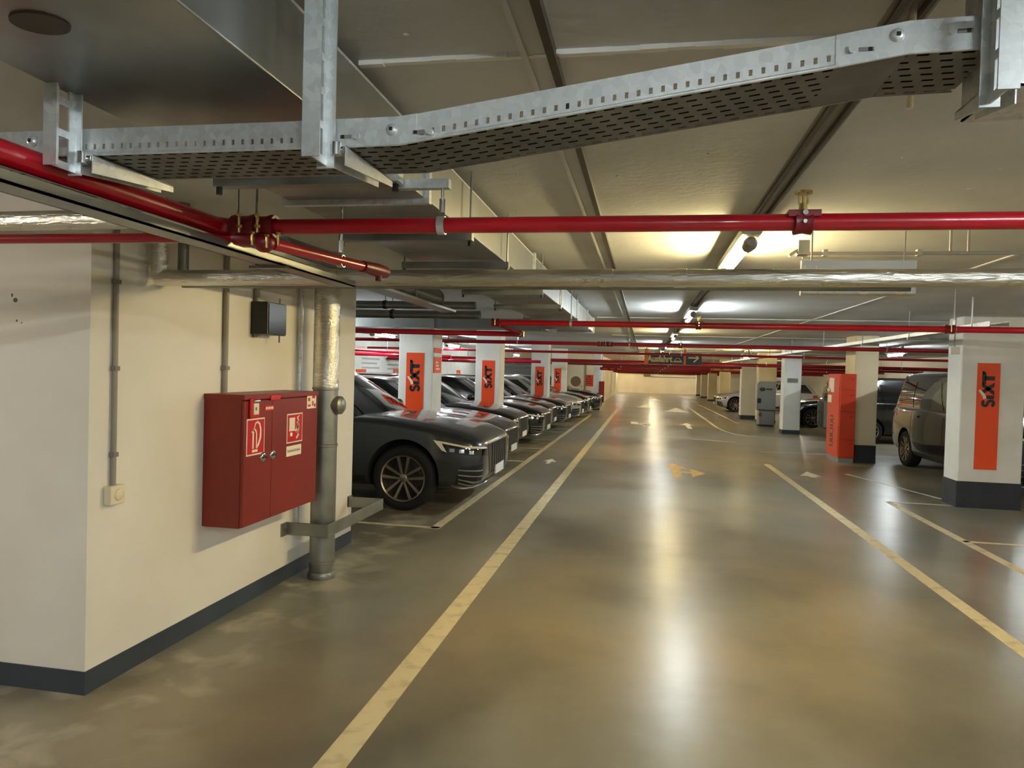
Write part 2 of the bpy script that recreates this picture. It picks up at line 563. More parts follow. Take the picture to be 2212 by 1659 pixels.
# ------------------------------------------------------------------ banners with rotated lettering
def banner(x0, x1, yf, z0, z1, label):
    root = empty('pillar_banner', ((x0 + x1) / 2, yf, z0), 0, label, 'banner', 'orange banners on the pillars')
    w = (x1 - x0)
    h = z1 - z0
    MB().box(-w / 2, w / 2, -0.006, 0.0, 0, h).build('panel', 'orange', root)
    # lettering runs upwards: u along +z from the S at the bottom, v to the left
    k = w / 0.28
    base = h - 0.60 * k                    # height where the word begins

    def xf(u, v, t):
        return ((0.075 - v) * k, -0.006 - t, base + u * k)
    # S
    mb = MB()
    sp = arc(0.058, 0.108, 0.034, 20, 270, 9, 0.030)[0:] + arc(0.058, 0.040, 0.036, 90, -165, 9, 0.036)[1:]
    stroke_mb(mb, sp, 0.040, xf)
    # I
    poly_mb(mb, [(0.116, 0.0), (0.166, 0.0), (0.166, 0.096), (0.116, 0.096)], xf)
    # X
    poly_mb(mb, [(0.164, 0.0), (0.222, 0.0), (0.338, 0.150), (0.280, 0.150)], xf)
    poly_mb(mb, [(0.284, 0.0), (0.344, 0.0), (0.230, 0.150), (0.170, 0.150)], xf)
    # T
    poly_mb(mb, [(0.318, 0.106), (0.470, 0.106), (0.486, 0.154), (0.300, 0.154)], xf)
    poly_mb(mb, [(0.368, 0.0), (0.424, 0.0), (0.424, 0.120), (0.368, 0.120)], xf)
    poly_mb(mb, [(0.448, 0.128), (0.486, 0.118), (0.492, 0.152), (0.460, 0.152)], xf)
    mb.build('lettering', 'print_black', root)
    mw = MB()
    stroke_mb(mw, [(0.118, 0.112), (0.150, 0.122), (0.185, 0.142), (0.215, 0.168), (0.234, 0.186)], [0.036, 0.038, 0.036, 0.03, 0.022], xf, 0.0, 0.003)
    mw.build('swoosh', 'white_print', root)
    return root


banner(-3.67, -3.385, 10.6, 0.62, 1.925, 'orange upright banner on the nearest white pillar behind the dark grey car')
banner(-3.545, -3.255, 15.3, 0.62, 1.895, 'orange upright banner on the second white pillar of the left row')
banner(-3.48, -3.19, 22.6, 0.62, 1.83, 'orange upright banner on the third white pillar of the left row')
banner(-3.55, -3.27, 28.0, 0.62, 1.81, 'smallest orange upright banner, on the fourth white pillar of the left row')
banner(4.41, 4.69, 10.6, 0.53, 1.97, 'large orange upright banner on the white pillar with dark base at right')

# small orange and white sign on the side of the first left pillar
sg = empty('pillar_sign', (-3.24, 10.82, 1.62), 0, 'narrow orange and white notice on the side face of the nearest left pillar', 'sign')
MB().box(0, 0.012, -0.2, 0.2, 0, 0.25).build('lower_panel', 'orange', sg)
MB().box(0, 0.012, -0.2, 0.2, 0.25, 0.31).build('white_header', 'paper', sg)
MB().box(0, 0.012, -0.2, 0.2, 0.31, 0.39).build('upper_panel', 'orange', sg)
mb = MB()
for k in range(3):
    mb.box(0.012, 0.014, -0.1, 0.1 - 0.05 * k, 0.05 + 0.05 * k, 0.075 + 0.05 * k)
mb.build('print', 'white_print', sg)
# notices on the left rear wall
for k, (y, z, w, h) in enumerate(((18.7, 1.48, 0.7, 0.24), (21.6, 1.50, 0.62, 0.24), (25.6, 1.50, 0.6, 0.25), (29.2, 1.50, 0.6, 0.25))):
    p = MB().box(-7.8, -7.785, y - w / 2, y + w / 2, z - h / 2, z + h / 2).build(
        'wall_notice', 'orange', label='small orange notice low on the left rear wall, number %s from the near end' % ('one', 'two', 'three', 'four')[k],
        cat='sign', group='orange notices on the left rear wall')
    MB().box(-7.785, -7.783, y - w * 0.3, y - w * 0.05, z - h * 0.3, z + h * 0.1).build('white_mark', 'white_print', p)
labs = ('first orange notice on the white rear wall, seen above the dark grey car roof', 'second orange notice on the white rear wall, cut by the nearest left pillar',
        'third orange notice on the rear wall, just right of the nearest left pillar', 'farthest orange notice on the white rear wall, left of the second left pillar')
for k, o in enumerate([o for o in bpy.data.objects if o.name.startswith('wall_notice')]):
    o['label'] = labs[k]
# large faded bay numbers painted on that wall
wr = bpy.data.objects['wall_left_rear']
for y0, y1, z in ((18.75, 20.1, 1.62), (20.75, 22.2, 1.6)):
    mb = MB()
    for r_ in range(3):
        mb.box(-7.8, -7.797, y0, y1 - 0.2 * (r_ % 2), z + 0.13 * r_, z + 0.13 * r_ + 0.05)
    mb.build('faded_number', 'faded_print', wr)
os_ = empty('wall_notice_sheet', (-2.55, 33.0, 1.05), 0, 'orange sheet notice on the cream wall beyond the last parked car', 'sign')
MB().box(-0.19, 0.19, -0.015, 0, 0, 0.52).build('panel', 'orange_lock', os_)
mb = MB()
for k in range(4):
    mb.box(-0.12, 0.12, -0.018, -0.015, 0.1 + k * 0.09, 0.13 + k * 0.09)
mb.box(-0.06, 0.06, -0.018, -0.015, 0.43, 0.48)
mb.build('print', 'print_black', os_)
rc = empty('far_hose_cabinet', (-1.9, 31.95, 0.35), 0, 'small dark red cabinet on the white pillar at the far end of the left row', 'cabinet')
MB().box(-0.12, 0.12, -0.12, 0.02, 0.0, 0.95).build('body', 'cab_red', rc, bevel=0.01)
MB().box(-0.10, 0.10, -0.13, -0.12, 0.04, 0.91).build('door', 'cab_red', rc)
MB().tube([(-1.93, 31.9, 1.3), (-1.93, 31.9, ZC)], 0.05, 12).build('far_grey_pipe', 'galv', smooth=40, label='thin grey vertical pipe above the small far red cabinet', cat='pipe')

# ------------------------------------------------------------------ left wall fittings
# fire hose cabinet
hc = empty('fire_hose_cabinet', (-2.73, 4.545, 0.655), 0, 'large dark red fire hose cabinet on the cream wall at left', 'cabinet')
D = 0.28
MB().box(0.0, D - 0.02, -0.505, 0.505, 0.0, 0.835).build('body', 'cab_red', hc, bevel=0.006)
MB().box(0.0, D + 0.004, -0.508, 0.508, 0.808, 0.842).build('top_rail', 'cab_red', hc, bevel=0.004)
MB().box(D - 0.02, D, -0.503, -0.165, 0.006, 0.802).build('door', 'cab_red', hc, bevel=0.004)
d2 = MB().box(D - 0.02, D, -0.161, 0.503, 0.006, 0.802).build('door', 'cab_red', hc, bevel=0.004)
for y, z in ((-0.276, 0.428), (-0.153, 0.430)):
    lk = MB().lathe([(0.0, 0.014), (0.016, 0.014), (0.027, 0.012), (0.033, 0.006), (0.034, 0.0)], (D, y, z), 'x', 20).build('lock', 'chrome', hc, smooth=40)
    MB().box(D + 0.012, D + 0.02, y - 0.026, y + 0.026, z - 0.005, z + 0.005).build('lock_bar', 'plastic_black', lk)


def xfc(y, z):
    return lambda u, v, t: (D + 0.001 + t, y + u, z + v)


def sign_panel(y0, y1, z0, z1, name='pictogram_sign'):
    o = MB().box(D, D + 0.003, y0, y1, z0, z1).build(name, 'white_print', hc)
    MB().box(D + 0.003, D + 0.004, y0 + 0.008, y1 - 0.008, z0 + 0.009, z1 - 0.009).build('red_field', 'bright_red', o)
    return o


s1 = sign_panel(-0.475, -0.262, 0.452, 0.688)
mb = MB()
xf = lambda u, v, t: (D + 0.004 + t, -0.3685 + u, 0.57 + v)
stroke_mb(mb, [(-0.035, -0.075), (-0.035, 0.02), (-0.03, 0.035)], 0.016, xf)                      # extinguisher body
stroke_mb(mb, [(0.005, -0.075), (0.005, 0.02), (-0.005, 0.04), (-0.02, 0.05), (-0.035, 0.04)], 0.010, xf)
poly_mb(mb, [(-0.045, -0.098), (0.02, -0.098), (0.02, -0.082), (-0.045, -0.082)], xf)
stroke_mb(mb, [(-0.052, 0.03), (-0.03, 0.042), (-0.02, 0.06)], 0.010, xf)
stroke_mb(mb, [(-0.02, 0.062), (-0.01, 0.085), (0.015, 0.095), (0.04, 0.08), (0.055, 0.04), (0.052, -0.01), (0.03, -0.05), (0.01, -0.072)], [0.008, 0.010, 0.012, 0.014, 0.017, 0.018, 0.018, 0.014], xf)
mb.build('pictogram', 'white_print', s1)
s2 = sign_panel(0.035, 0.262, 0.484, 0.692)
mb = MB()
xf = lambda u, v, t: (D + 0.004 + t, 0.1485 + u, 0.588 + v)
poly_mb(mb, [(-0.085, -0.02), (-0.005, -0.02), (-0.005, 0.075), (-0.085, 0.075)], xf)
poly_mb(mb, [(-0.07, -0.055), (-0.04, -0.055), (-0.04, -0.03), (-0.07, -0.03)], xf)
for q in range(4):
    stroke_mb(mb, [(0.02 + 0.012 * (q % 2), -0.075 + 0.034 * q), (0.05, -0.05 + 0.034 * q), (0.03, -0.03 + 0.034 * q), (0.062, -0.005 + 0.03 * q)], [0.016, 0.02, 0.016, 0.004], xf)
stroke_mb(mb, [(0.0, -0.02), (0.03, -0.01), (0.06, 0.02)], 0.014, xf)
mb.build('pictogram', 'white_print', s2)
st = MB().box(D, D + 0.003, 0.035, 0.25, 0.392, 0.464).build('text_strip', 'white_print', hc)
mb = MB()
for q in range(16):
    mb.box(D + 0.003, D + 0.0036, 0.05 + q * 0.0115, 0.057 + q * 0.0115, 0.42, 0.434 + 0.006 * (q % 3 == 0))
mb.build('fine_print', 'plastic_grey', st)
hk = MB().box(D, D + 0.018, -0.455, -0.345, 0.69, 0.82).build('key_box', 'bright_red', hc, bevel=0.008)
MB().box(D + 0.018, D + 0.024, -0.430, -0.372, 0.715, 0.785).build('key_window', 'plastic_cream', hk)
MB().ball((D + 0.024, -0.405, 0.752), 0.004, 0.01, 0.012).build('key', 'plastic_grey', hk)
MB().tube([(D + 0.016, -0.435, 0.80), (D + 0.016, -0.365, 0.80)], 0.014, 12).build('key_hook', 'chrome', hk, smooth=40)
lb = MB().box(D, D + 0.002, -0.262, -0.15, 0.728, 0.765).build('small_red_label', 'bright_red', hc)
mb = MB()
for q in range(5):
    mb.box(D + 0.002, D + 0.003, -0.25 + q * 0.02, -0.236 + q * 0.02, 0.738, 0.755)
mb.build('print', 'white_print', lb)
MB().box(D, D + 0.012, -0.20, -0.075, 0.795, 0.83).build('latch', 'bright_red', hc, bevel=0.004)
sk = MB().box(D, D + 0.002, 0.33, 0.475, 0.715, 0.826).build('white_sticker', 'white_print', hc)
mb = MB()
for (a, c, e, f_) in ((0.345, 0.375, 0.77, 0.795), (0.41, 0.455, 0.79, 0.812), (0.345, 0.385, 0.73, 0.745), (0.41, 0.43, 0.735, 0.77), (0.44, 0.465, 0.725, 0.75)):
    mb.box(D + 0.002, D + 0.003, a, c, e, f_)
mb.build('print', 'bright_red', sk)

# wall conduits, switch, black box
def conduit(y, z0, z1, r, label, m='conduit_grey', name='wall_conduit', clips=(), group=None):
    root = empty(name, (-2.73, y, z0), 0, label, 'conduit', group)
    MB().tube([(r * 1.15, 0, 0), (r * 1.15, 0, z1 - z0)], r, 12).build('tube', m, root, smooth=40)
    for z in clips:
        MB().box(0, 2.4 * r, -r * 1.35, r * 1.35, z - z0 - 0.012, z - z0 + 0.012).build('clip', 'plastic_grey', root, bevel=0.003)
    return root


conduit(3.255, 1.04, ZC, 0.0135, 'thin grey conduit running down the wall to the cream light switch', clips=(1.2, 1.65, 2.1))
conduit(4.235, 1.50, ZC, 0.017, 'grey conduit coming down onto the top of the red cabinet', clips=(1.66, 2.2))
conduit(4.60, 1.88, ZC, 0.020, 'thick grey conduit ending beside the black wall box', clips=(1.95, 2.3))
sw = empty('light_switch', (-2.73, 3.255, 0.99), 0, 'cream surface light switch at the bottom of a conduit near the wall corner', 'switch')
MB().box(0, 0.045, -0.052, 0.052, -0.05, 0.05).build('housing', 'plastic_cream', sw, bevel=0.008)
MB().lathe([(0.0, 0.012), (0.018, 0.012), (0.03, 0.006), (0.031, 0.0)], (0.045, 0.008, 0), 'x', 20).build('rocker', 'plastic_cream', sw, smooth=40)
bb_ = empty('black_wall_box', (-2.73, 4.69, 1.90), 0, 'black device box mounted high on the cream wall', 'box')
MB().box(0, 0.13, -0.13, 0.13, 0, 0.23).build('housing', 'plastic_black', bb_, bevel=0.006)
MB().box(0.13, 0.136, -0.12, 0.12, 0.01, 0.22).build('front_plate', 'plastic_black', bb_)
MB().tube([(0.1, 0.09, 0.0), (0.1, 0.09, -0.05)], 0.006, 8).build('lower_cable', 'plastic_grey', bb_)
MB().tube([(0.1, 0.09, 0.23), (0.1, 0.09, 0.27)], 0.006, 8).build('upper_cable', 'plastic_grey', bb_)

# big vertical downpipe with collars, elbow stub and guard
vp = empty('downpipe', (-2.50, 5.29, 0), 0, 'thick grey metal downpipe standing at the far end of the cream wall', 'pipe')
MB().tube([(0, 0, 0), (0, 0, 1.51)], 0.098, 28).build('lower_pipe', 'galv_dull', vp, smooth=40)
MB().tube([(0, 0, 1.51), (0, 0, ZC)], 0.101, 28).build('upper_pipe', 'foil', vp, smooth=40, label='shiny foil-wrapped upper length')
for z in (0.13, 1.06, 1.51):
    MB().lathe([(0.098, -0.012), (0.104, -0.008), (0.104, 0.008), (0.098, 0.012)], (0, 0, z), 'z', 28).build('collar', 'galv_dull', vp, smooth=40)
MB().lathe([(0.098, 0.0), (0.112, 0.0), (0.112, 0.03), (0.103, 0.05), (0.098, 0.05)], (0, 0, 0), 'z', 28).build('foot_collar', 'galv_dull', vp, smooth=40)
MB().lathe([(0.0, 0.155), (0.05, 0.15), (0.072, 0.13), (0.076, 0.06), (0.076, 0.0)], (0, 0.01, 1.38), 'x', 20).build('cleanout_stub', 'galv_dull', vp, smooth=40)
MB().tube([(-2.70, 5.24, 0.4), (-2.70, 5.24, ZC)], 0.02, 12).build('slim_pipe', 'galv', smooth=40, label='slim shiny pipe in the corner behind the thick downpipe', cat='pipe')
gd = empty('pipe_guard', (-2.73, 5.3, 0.36), 0, 'bent flat steel guard around the foot of the downpipe', 'guard')
MB().box(0.0, 0.35, -0.175, -0.165, 0.0, 0.10).box(0.345, 0.355, -0.175, 1.0, 0.0, 0.10).box(0.0, 0.355, 0.995, 1.005, 0.0, 0.10).build('band', 'galv_dull', gd, bevel=0.003)
MB().box(0.0, 0.012, -0.26, -0.165, 0.0, 0.10).build('fixing_plate', 'galv_dull', gd)
MB().box(0.0, 0.012, 0.995, 1.08, 0.0, 0.10).build('fixing_plate', 'galv_dull', gd)
for y in (-0.22,):
    MB().tube([(0.012, y, 0.05), (0.022, y, 0.05)], 0.012, 6).build('bolt', 'chrome', gd)

# scuffs on the wall
mb = MB()
for (x, z, rx, rz) in ((-3.17, 1.985, 0.014, 0.012), (-3.19, 2.01, 0.006, 0.01), (-3.16, 1.88, 0.006, 0.006), (-3.13, 1.87, 0.004, 0.004)):
    mb.ball((x, 3.1, z), rx, 0.001, rz, 8, 6)
mb.build('scuff', 'stain', wl)

# ------------------------------------------------------------------ lamps along the lane
lamp_proto = None


def lamp(x, y0, tint, label, length=1.25, z=2.47, rz=0.0, drop=0.0):
    root = empty('ceiling_lamp', (x, y0, z - drop), rz, label, 'lamp', 'strip lamps on the ceiling')
    MB().box(-0.055, 0.055, -0.1, length + 0.1, 0.025, 0.07).build('batten', 'batten_white', root, bevel=0.008)
    for y in (0.15, length - 0.15):
        MB().box(-0.02, 0.02, y - 0.02, y + 0.02, 0.07, ZC - z + drop).build('mount', 'batten_white', root)
    t = MB().tube([(0, 0.02, -0.02), (0, length - 0.02, -0.02)], 0.018, 10)
    t.build('tube', 'tube_' + tint, root, smooth=40)
    for y in (0.0, length):
        s_ = 1 if y == 0 else -1
        MB().lathe([(0.0, -0.07 * s_), (0.02, -0.07 * s_), (0.036, -0.05 * s_), (0.04, -0.02 * s_), (0.036, 0.0), (0.024, 0.012 * s_), (0.022, 0.03 * s_), (0.034, 0.05 * s_), (0.034, 0.075 * s_), (0.02, 0.085 * s_)],
                   (0, y - 0.02 * s_, -0.02), 'y', 14).build('lamp_socket', 'plastic_grey', root, smooth=50)
    return root


tints = ['cool', 'cool', 'warm', 'cool', 'warm', 'cool', 'warm', 'neutral', 'warm', 'neutral', 'warm', 'neutral', 'warm']
names = [None, None, 'nearest yellow strip lamp over the lane, half hidden by the foil pipe', 'white strip lamp over the lane just above the second red pipe',
         'yellow strip lamp over the lane just above the third red pipe', 'white strip lamp over the lane in front of the exit sign']
k = 0
for i, y in enumerate((-6.4, -1.4, 4.25, 9.1, 14.4, 19.7, 25.2, 30.7, 36.2, 41.7, 47.2, 52.7, 58.2)):
    lab = names[i] if i < len(names) else None
    if lab is None:
        lab = ('strip lamp over the lane behind the viewer, out of the picture' if i == 0 else 'cool strip lamp over the lane right behind the viewer, out of the picture' if i == 1 else
               'far strip lamp in the lane row, %s beyond the exit sign' % ('first', 'second', 'third', 'fourth', 'fifth', 'sixth', 'seventh')[i - 6])
    lamp(0.56, y, tints[i], lab)
# rail carrying the lane lamps
rail = empty('lamp_rail', (0.60, 0, ZC), 0, 'twin cable rail on the ceiling running to the lane lamps', 'rail')
for dx in (-0.028, 0.028):
    MB().tube([(dx, -8, -0.018), (dx, 61, -0.018)], 0.013, 8).build('cable_tube', 'rail_dark', rail, smooth=40)
MB().box(-0.05, 0.05, -8, 61, -0.004, 0.0).build('backing', 'conduit_grey', rail)
cc = empty('ceiling_cable_duct', (-0.325, 0, ZC), 0, 'slim painted cable duct on the ceiling beside the big air duct', 'cable duct')
MB().box(-0.045, -0.028, 0.6, 34, -0.022, 0).build('edge_rail', 'ceiling_paint', cc)
MB().box(0.028, 0.052, 0.6, 34, -0.028, 0).build('edge_rail', 'dark_brown', cc)
MB().box(-0.03, 0.03, 0.6, 34, -0.01, 0).build('cover', 'ceiling_paint', cc)

# lamps over the parking bays
spec = [(-5.0, 9.2, 'white strip lamp over the left bays behind the dark grey car'), (-5.2, 13.0, 'white strip lamp over the left bays, seen beside the nearest left pillar'),
        (-5.3, 18.6, 'white strip lamp over the left bays between the first two left pillars'), (-5.4, 24.5, 'white strip lamp over the left bays right of the second left pillar'),
        (-5.4, 29.0, 'white strip lamp over the left bays near the roller gate')]
for x, y, lab in spec:
    lamp(x, y, 'cool', lab, drop=0.14)
spec = [(6.6, 6.0, 'neutral', 'strip lamp over the right bays nearest the viewer'), (6.4, 13.0, 'cool', 'white strip lamp over the dark van'),
        (6.4, 19.4, 'cool', 'white strip lamp over the right bays beyond the orange locker'), (3.4, 24.8, 'warm', 'warm strip lamp above the grey machine'),
        (6.4, 31.5, 'neutral', 'strip lamp over the silver hatchback'), (6.4, 40.0, 'warm', 'farthest strip lamp over the right bays'), (7.2, -1.5, 'neutral', 'strip lamp over the right bays out of the picture'),
        (-5.6, 0.2, 'neutral', 'strip lamp over the left area out of the picture')]
for x, y, t, lab in spec:
    lamp(x, y, t, lab, drop=0.10)
lamp(2.75, 0.1, 'cool', 'added cool strip lamp set across the ceiling above the viewer, out of the picture', rz=PI / 2)  # extra lamp added out of view to brighten tray, cover plate and ceiling
lamp(-2.0, 60.2, 'neutral', 'added strip lamp brightening the far wall at its left')  # this lamp and the next are added to brighten the far wall
lamp(3.4, 60.2, 'neutral', 'added strip lamp brightening the far wall at its right')

# ------------------------------------------------------------------ big air duct
du = empty('air_duct', (-1.12, 0, 2.34), 0, 'large rectangular galvanised air duct hanging left of the lane', 'duct')
DW = 0.28
YE = 11.4
ys = [-3.0, -0.2, 2.6, 5.2, 6.9, 8.6, 10.0, YE]
for a, c in zip(ys[:-1], ys[1:]):
    MB().box(-DW, DW, a + 0.012, c - 0.012, 0, 0.21).build('section', 'duct_metal', du, bevel=0.004)
for y in ys[1:-1] + [YE]:
    MB().box(-DW - 0.022, DW + 0.018, y - 0.014, y + 0.014, -0.02, 0.228).build('flange', 'galv', du)
MB().box(-DW - 0.002, DW + 0.002, -3, YE, 0.205, 0.213).build('top_seam', 'galv', du)
for y in (2.18, 3.17, 4.05, 5.45, 6.65, 8.3, 9.9):
    h = MB().box(-DW - 0.04, DW + 0.045, y - 0.022, y + 0.022, -0.055, -0.018).build('support_channel', 'galv_dull', du)
    for sx in (-DW - 0.03, DW + 0.032):
        MB().tube([(sx, y, -0.075), (sx, y, 0.26 if y > 3 else 0.0)], 0.005, 8).build('threaded_rod', 'galv_dull', h)
        MB().tube([(sx, y, -0.078), (sx, y, -0.055)], 0.011, 6).build('nut', 'plastic_black', h)
MB().box(DW - 0.02, DW + 0.05, 2.155, 2.205, -0.05, 0.02).build('angle_bracket', 'galv', du)
MB().box(DW + 0.03, DW + 0.20, 2.215, 2.245, -0.06, -0.03).build('outrigger', 'galv', du)
# flat dark oval painting a dark reflection onto the underside, above the viewer's left
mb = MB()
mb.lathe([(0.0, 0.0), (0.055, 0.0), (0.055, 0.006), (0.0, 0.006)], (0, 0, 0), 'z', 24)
ov = mb.build('dark_reflection', 'dark_brown', du)
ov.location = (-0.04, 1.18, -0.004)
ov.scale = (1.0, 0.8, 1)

br = empty('branch_duct', (0, 10.12, 2.29), 0, 'flat branch duct crossing to the left at the end of the big air duct', 'duct')
for a, c in zip((-7.7, -5.4, -3.1), (-5.4, -3.1, -1.42)):
    MB().box(a + 0.01, c - 0.01, 0, 0.42, 0, 0.15).build('section', 'duct_metal', br)
for x in (-5.4, -3.1):
    MB().box(x - 0.014, x + 0.014, -0.02, 0.44, -0.02, 0.17).build('flange', 'galv_dull', br)
rd = empty('round_duct', (-1.93, 0, 2.34), 0, 'round spiral duct with a closed end behind the foil pipe', 'duct')
MB().tube([(-0.12, 3.7, 0), (0, 6.3, 0)], 0.085, 20).build('pipe', 'galv_dull', rd, smooth=40)
MB().lathe([(0.085, 0.0), (0.09, 0.0), (0.09, 0.03), (0.06, 0.045), (0.0, 0.045)], (0, 6.3, 0), 'y', 20).build('end_cap', 'galv_dull', rd, smooth=40)
for y, z, r, lab in ((8.0, 2.43, 0.045, 'upper grey insulated pipe crossing the bays behind the round duct'), (8.25, 2.34, 0.05, 'lower grey insulated pipe crossing the bays behind the round duct')):
    t = MB().tube([(-7.6, y, z), (-1.95, y, z)], r, 14).build('insulated_pipe', 'galv_dull', smooth=40, label=lab, cat='pipe')
    MB().lathe([(r, -0.02), (r + 0.008, -0.02), (r + 0.008, 0.02), (r, 0.02)], (-3.05, y, z), 'x', 14).build('clamp', 'plastic_black', t)
    for x in (-3.05, -6.0):
        MB().tube([(x, y, z + r), (x, y, ZC)], 0.006, 6).build('hanger_rod', 'galv_dull', t)

# ------------------------------------------------------------------ red sprinkler pipes
def hanger(parent, x, y, z, r, top=ZC):
    MB().tube([(x, y, z + r + 0.02), (x, y, top)], 0.005, 8).build('hanger_rod', 'galv_dull', parent)
    MB().tube([(x, y, z + r + 0.015), (x, y, z + r + 0.06)], 0.010, 8).build('hanger_nut', 'chrome', parent)
    MB().lathe([(r + 0.001, -0.012), (r + 0.005, -0.012), (r + 0.005, 0.012), (r + 0.001, 0.012)], (x, y, z), 'x', 18).build('hanger_loop', 'galv', parent, smooth=40)


def coupling(parent, c, r, axis='x', sc=1.0):
    q = MB().lathe([(r, -0.045), (r * 1.35, -0.045), (r * 1.42, -0.03), (r * 1.25, -0.014), (r * 1.25, 0.014), (r * 1.42, 0.03), (r * 1.35, 0.045), (r, 0.045)], c, axis, 18).build('coupling', 'dark_red', parent, smooth=40)
    for s_ in (-1, 1):
        bo = MB()
        p = Vector(c) + (Vector((0, -s_ * r * 1.5, 0)) if axis == 'x' else Vector((s_ * r * 1.5, 0, 0)))
        bo.tube([p + Vector((0, 0, -0.028)), p + Vector((0, 0, 0.028))], 0.006, 8)
        bo.tube([p + Vector((0, 0, -0.012)), p + Vector((0, 0, -0.002))], 0.011, 6)
        bo.tube([p + Vector((0, 0, 0.026)), p + Vector((0, 0, 0.036))], 0.011, 6)
        bo.build('bolt', 'brass', q)
    return q


def sprinkler(parent, x, y, z, r):
    q = MB().lathe([(r, -0.028), (r * 1.5, -0.024), (r * 1.3, 0.0), (r * 1.5, 0.024), (r, 0.028)], (x, y, z), 'x', 18)
    q.box(x - 0.045, x + 0.045, y - r * 1.3, y + r * 1.3, z + r * 0.5, z + r * 1.25)
    c = q.build('tee_clamp', 'dark_red', parent, smooth=40)
    h = MB().tube([(x, y, z + r), (x, y, z + r + 0.03)], 0.012, 8)
    h.tube([(x - 0.012, y, z + r + 0.03), (x - 0.012, y, z + r + 0.062)], 0.003, 6).tube([(x + 0.012, y, z + r + 0.03), (x + 0.012, y, z + r + 0.062)], 0.003, 6)
    h.tube([(x, y, z + r + 0.06), (x, y, z + r + 0.066)], 0.026, 12)
    h.tube([(x, y, z + r + 0.03), (x, y, z + r + 0.055)], 0.004, 6)
    h.build('sprinkler_head', 'brass', c)
    for dz in (0.022, -0.004):
        MB().tube([(x, y - r * 1.3, z + dz), (x, y - r * 1.62, z + dz)], 0.008 if dz > 0 else 0.006, 8).build('bolt', 'chrome', c)


def elbow(c, d0, d1, r=0.06, n=6):
    """quarter bend from direction d0 to d1 around corner c"""
    c, d0, d1 = Vector(c), Vector(d0), Vector(d1)
    a, e = c - d0 * r, c + d1 * r
    return [a * (1 - t) ** 2 + c * 2 * t * (1 - t) + e * t * t for t in [i / n for i in range(n + 1)]]


# main A: along the left, bends into the first crossing pipe
pa = empty('sprinkler_pipe', (0, 0, 0), 0, 'nearest red sprinkler pipe, bending out of the upper left corner and crossing the lane', 'pipe', 'red sprinkler pipes')
Z1, Y1 = 2.163, 2.23
e = elbow((-1.455, Y1, Z1), (0, 1, 0), (1, 0, 0), 0.06)
MB().tube([(-1.475, -2.5, Z1)] + [tuple(p) for p in e] + [(-1.33, Y1, Z1)], 0.0305, 18).build('bent_run', 'pipe_red', pa, smooth=40)
MB().tube([(-1.34, Y1, Z1), (10.4, Y1, 2.145)], 0.025, 18).build('straight_run', 'pipe_red', pa, smooth=40)
coupling(pa, (-1.357, Y1, Z1), 0.0305)
coupling(pa, (-1.292, Y1, Z1), 0.0285)
hanger(pa, -0.664, Y1, 2.162, 0.025, 2.29)
hanger(pa, 2.6, Y1, 2.157, 0.025)
sprinkler(pa, 0.443, Y1, 2.160, 0.025)
# branch B: from the left wall area into a tee and on into the depth
pb = empty('sprinkler_pipe', (0, 0, 0), 0, 'lower red pipe from the left edge joining a tee beside the air duct', 'pipe', 'red sprinkler pipes')
MB().tube([(-9.9, Y1, 2.134), (-1.38, Y1, 2.128)], 0.0175, 16).build('side_run', 'pipe_red', pb, smooth=40)
MB().tube([(-1.27, 2.25, 2.108), (-1.165, 2.85, 2.115), (-1.155, 2.96, 2.116)], 0.020, 16).build('long_run', 'pipe_red', pb, smooth=40)
q = MB().tube([(-1.40, Y1, 2.128), (-1.365, Y1, 2.126), (-1.33, Y1 - 0.004, 2.122), (-1.28, Y1, 2.118)], [0.025, 0.033, 0.030, 0.033], 16)
q.ball((-1.285, Y1 - 0.01, 2.108), 0.036, 0.038, 0.034)
q.build('tee', 'dark_red', pb, smooth=50)
for p in ((-1.252, 2.18, 2.105), (-1.228, 2.21, 2.118), (-1.305, 2.18, 2.115)):
    bo = MB()
    bo.tube([Vector(p) + Vector((0, 0, -0.022)), Vector(p) + Vector((0, 0, 0.018))], 0.005, 8)
    bo.tube([Vector(p) + Vector((0, 0, 0.014)), Vector(p) + Vector((0, 0, 0.022))], 0.009, 6)
    bo.build('bolt', 'brass', pb)
MB().tube([(-1.172, 2.80, 2.114), (-1.157, 2.92, 2.115), (-1.150, 3.0, 2.116)], [0.024, 0.029, 0.027], 14).tube([(-1.155, 2.94, 2.115), (-1.155, 2.94, 2.07)], 0.014, 10).build('end_tee', 'dark_red', pb, smooth=40)
hanger(pb, -1.2, 2.65, 2.112, 0.020)
# second crossing pipe
p2 = empty('sprinkler_pipe', (0, 0, 0), 0, 'second red sprinkler pipe crossing the lane, starting under the air duct', 'pipe', 'red sprinkler pipes')
MB().tube([(-1.60, 7.5, 2.205), (10.4, 7.5, 2.21)], 0.031, 16).build('straight_run', 'pipe_red', p2, smooth=40)
coupling(p2, (-1.60, 7.5, 2.205), 0.033)
MB().tube([(-1.60, 7.5, 2.2), (-1.38, 7.75, 2.105)], 0.022, 14).build('link', 'dark_red', p2, smooth=40)
coupling(p2, (-1.38, 7.78, 2.10), 0.026, 'y')
MB().tube([(-1.42, 7.9, 2.105), (-7.7, 7.9, 2.13)], 0.030, 14).build('side_run', 'pipe_red', p2, smooth=40)
hanger(p2, -0.79, 7.5, 2.206, 0.031)
sprinkler(p2, 0.52, 7.5, 2.207, 0.031)
coupling(p2, (2.86, 7.5, 2.208), 0.031)
hanger(p2, 2.9, 7.5, 2.208, 0.031)
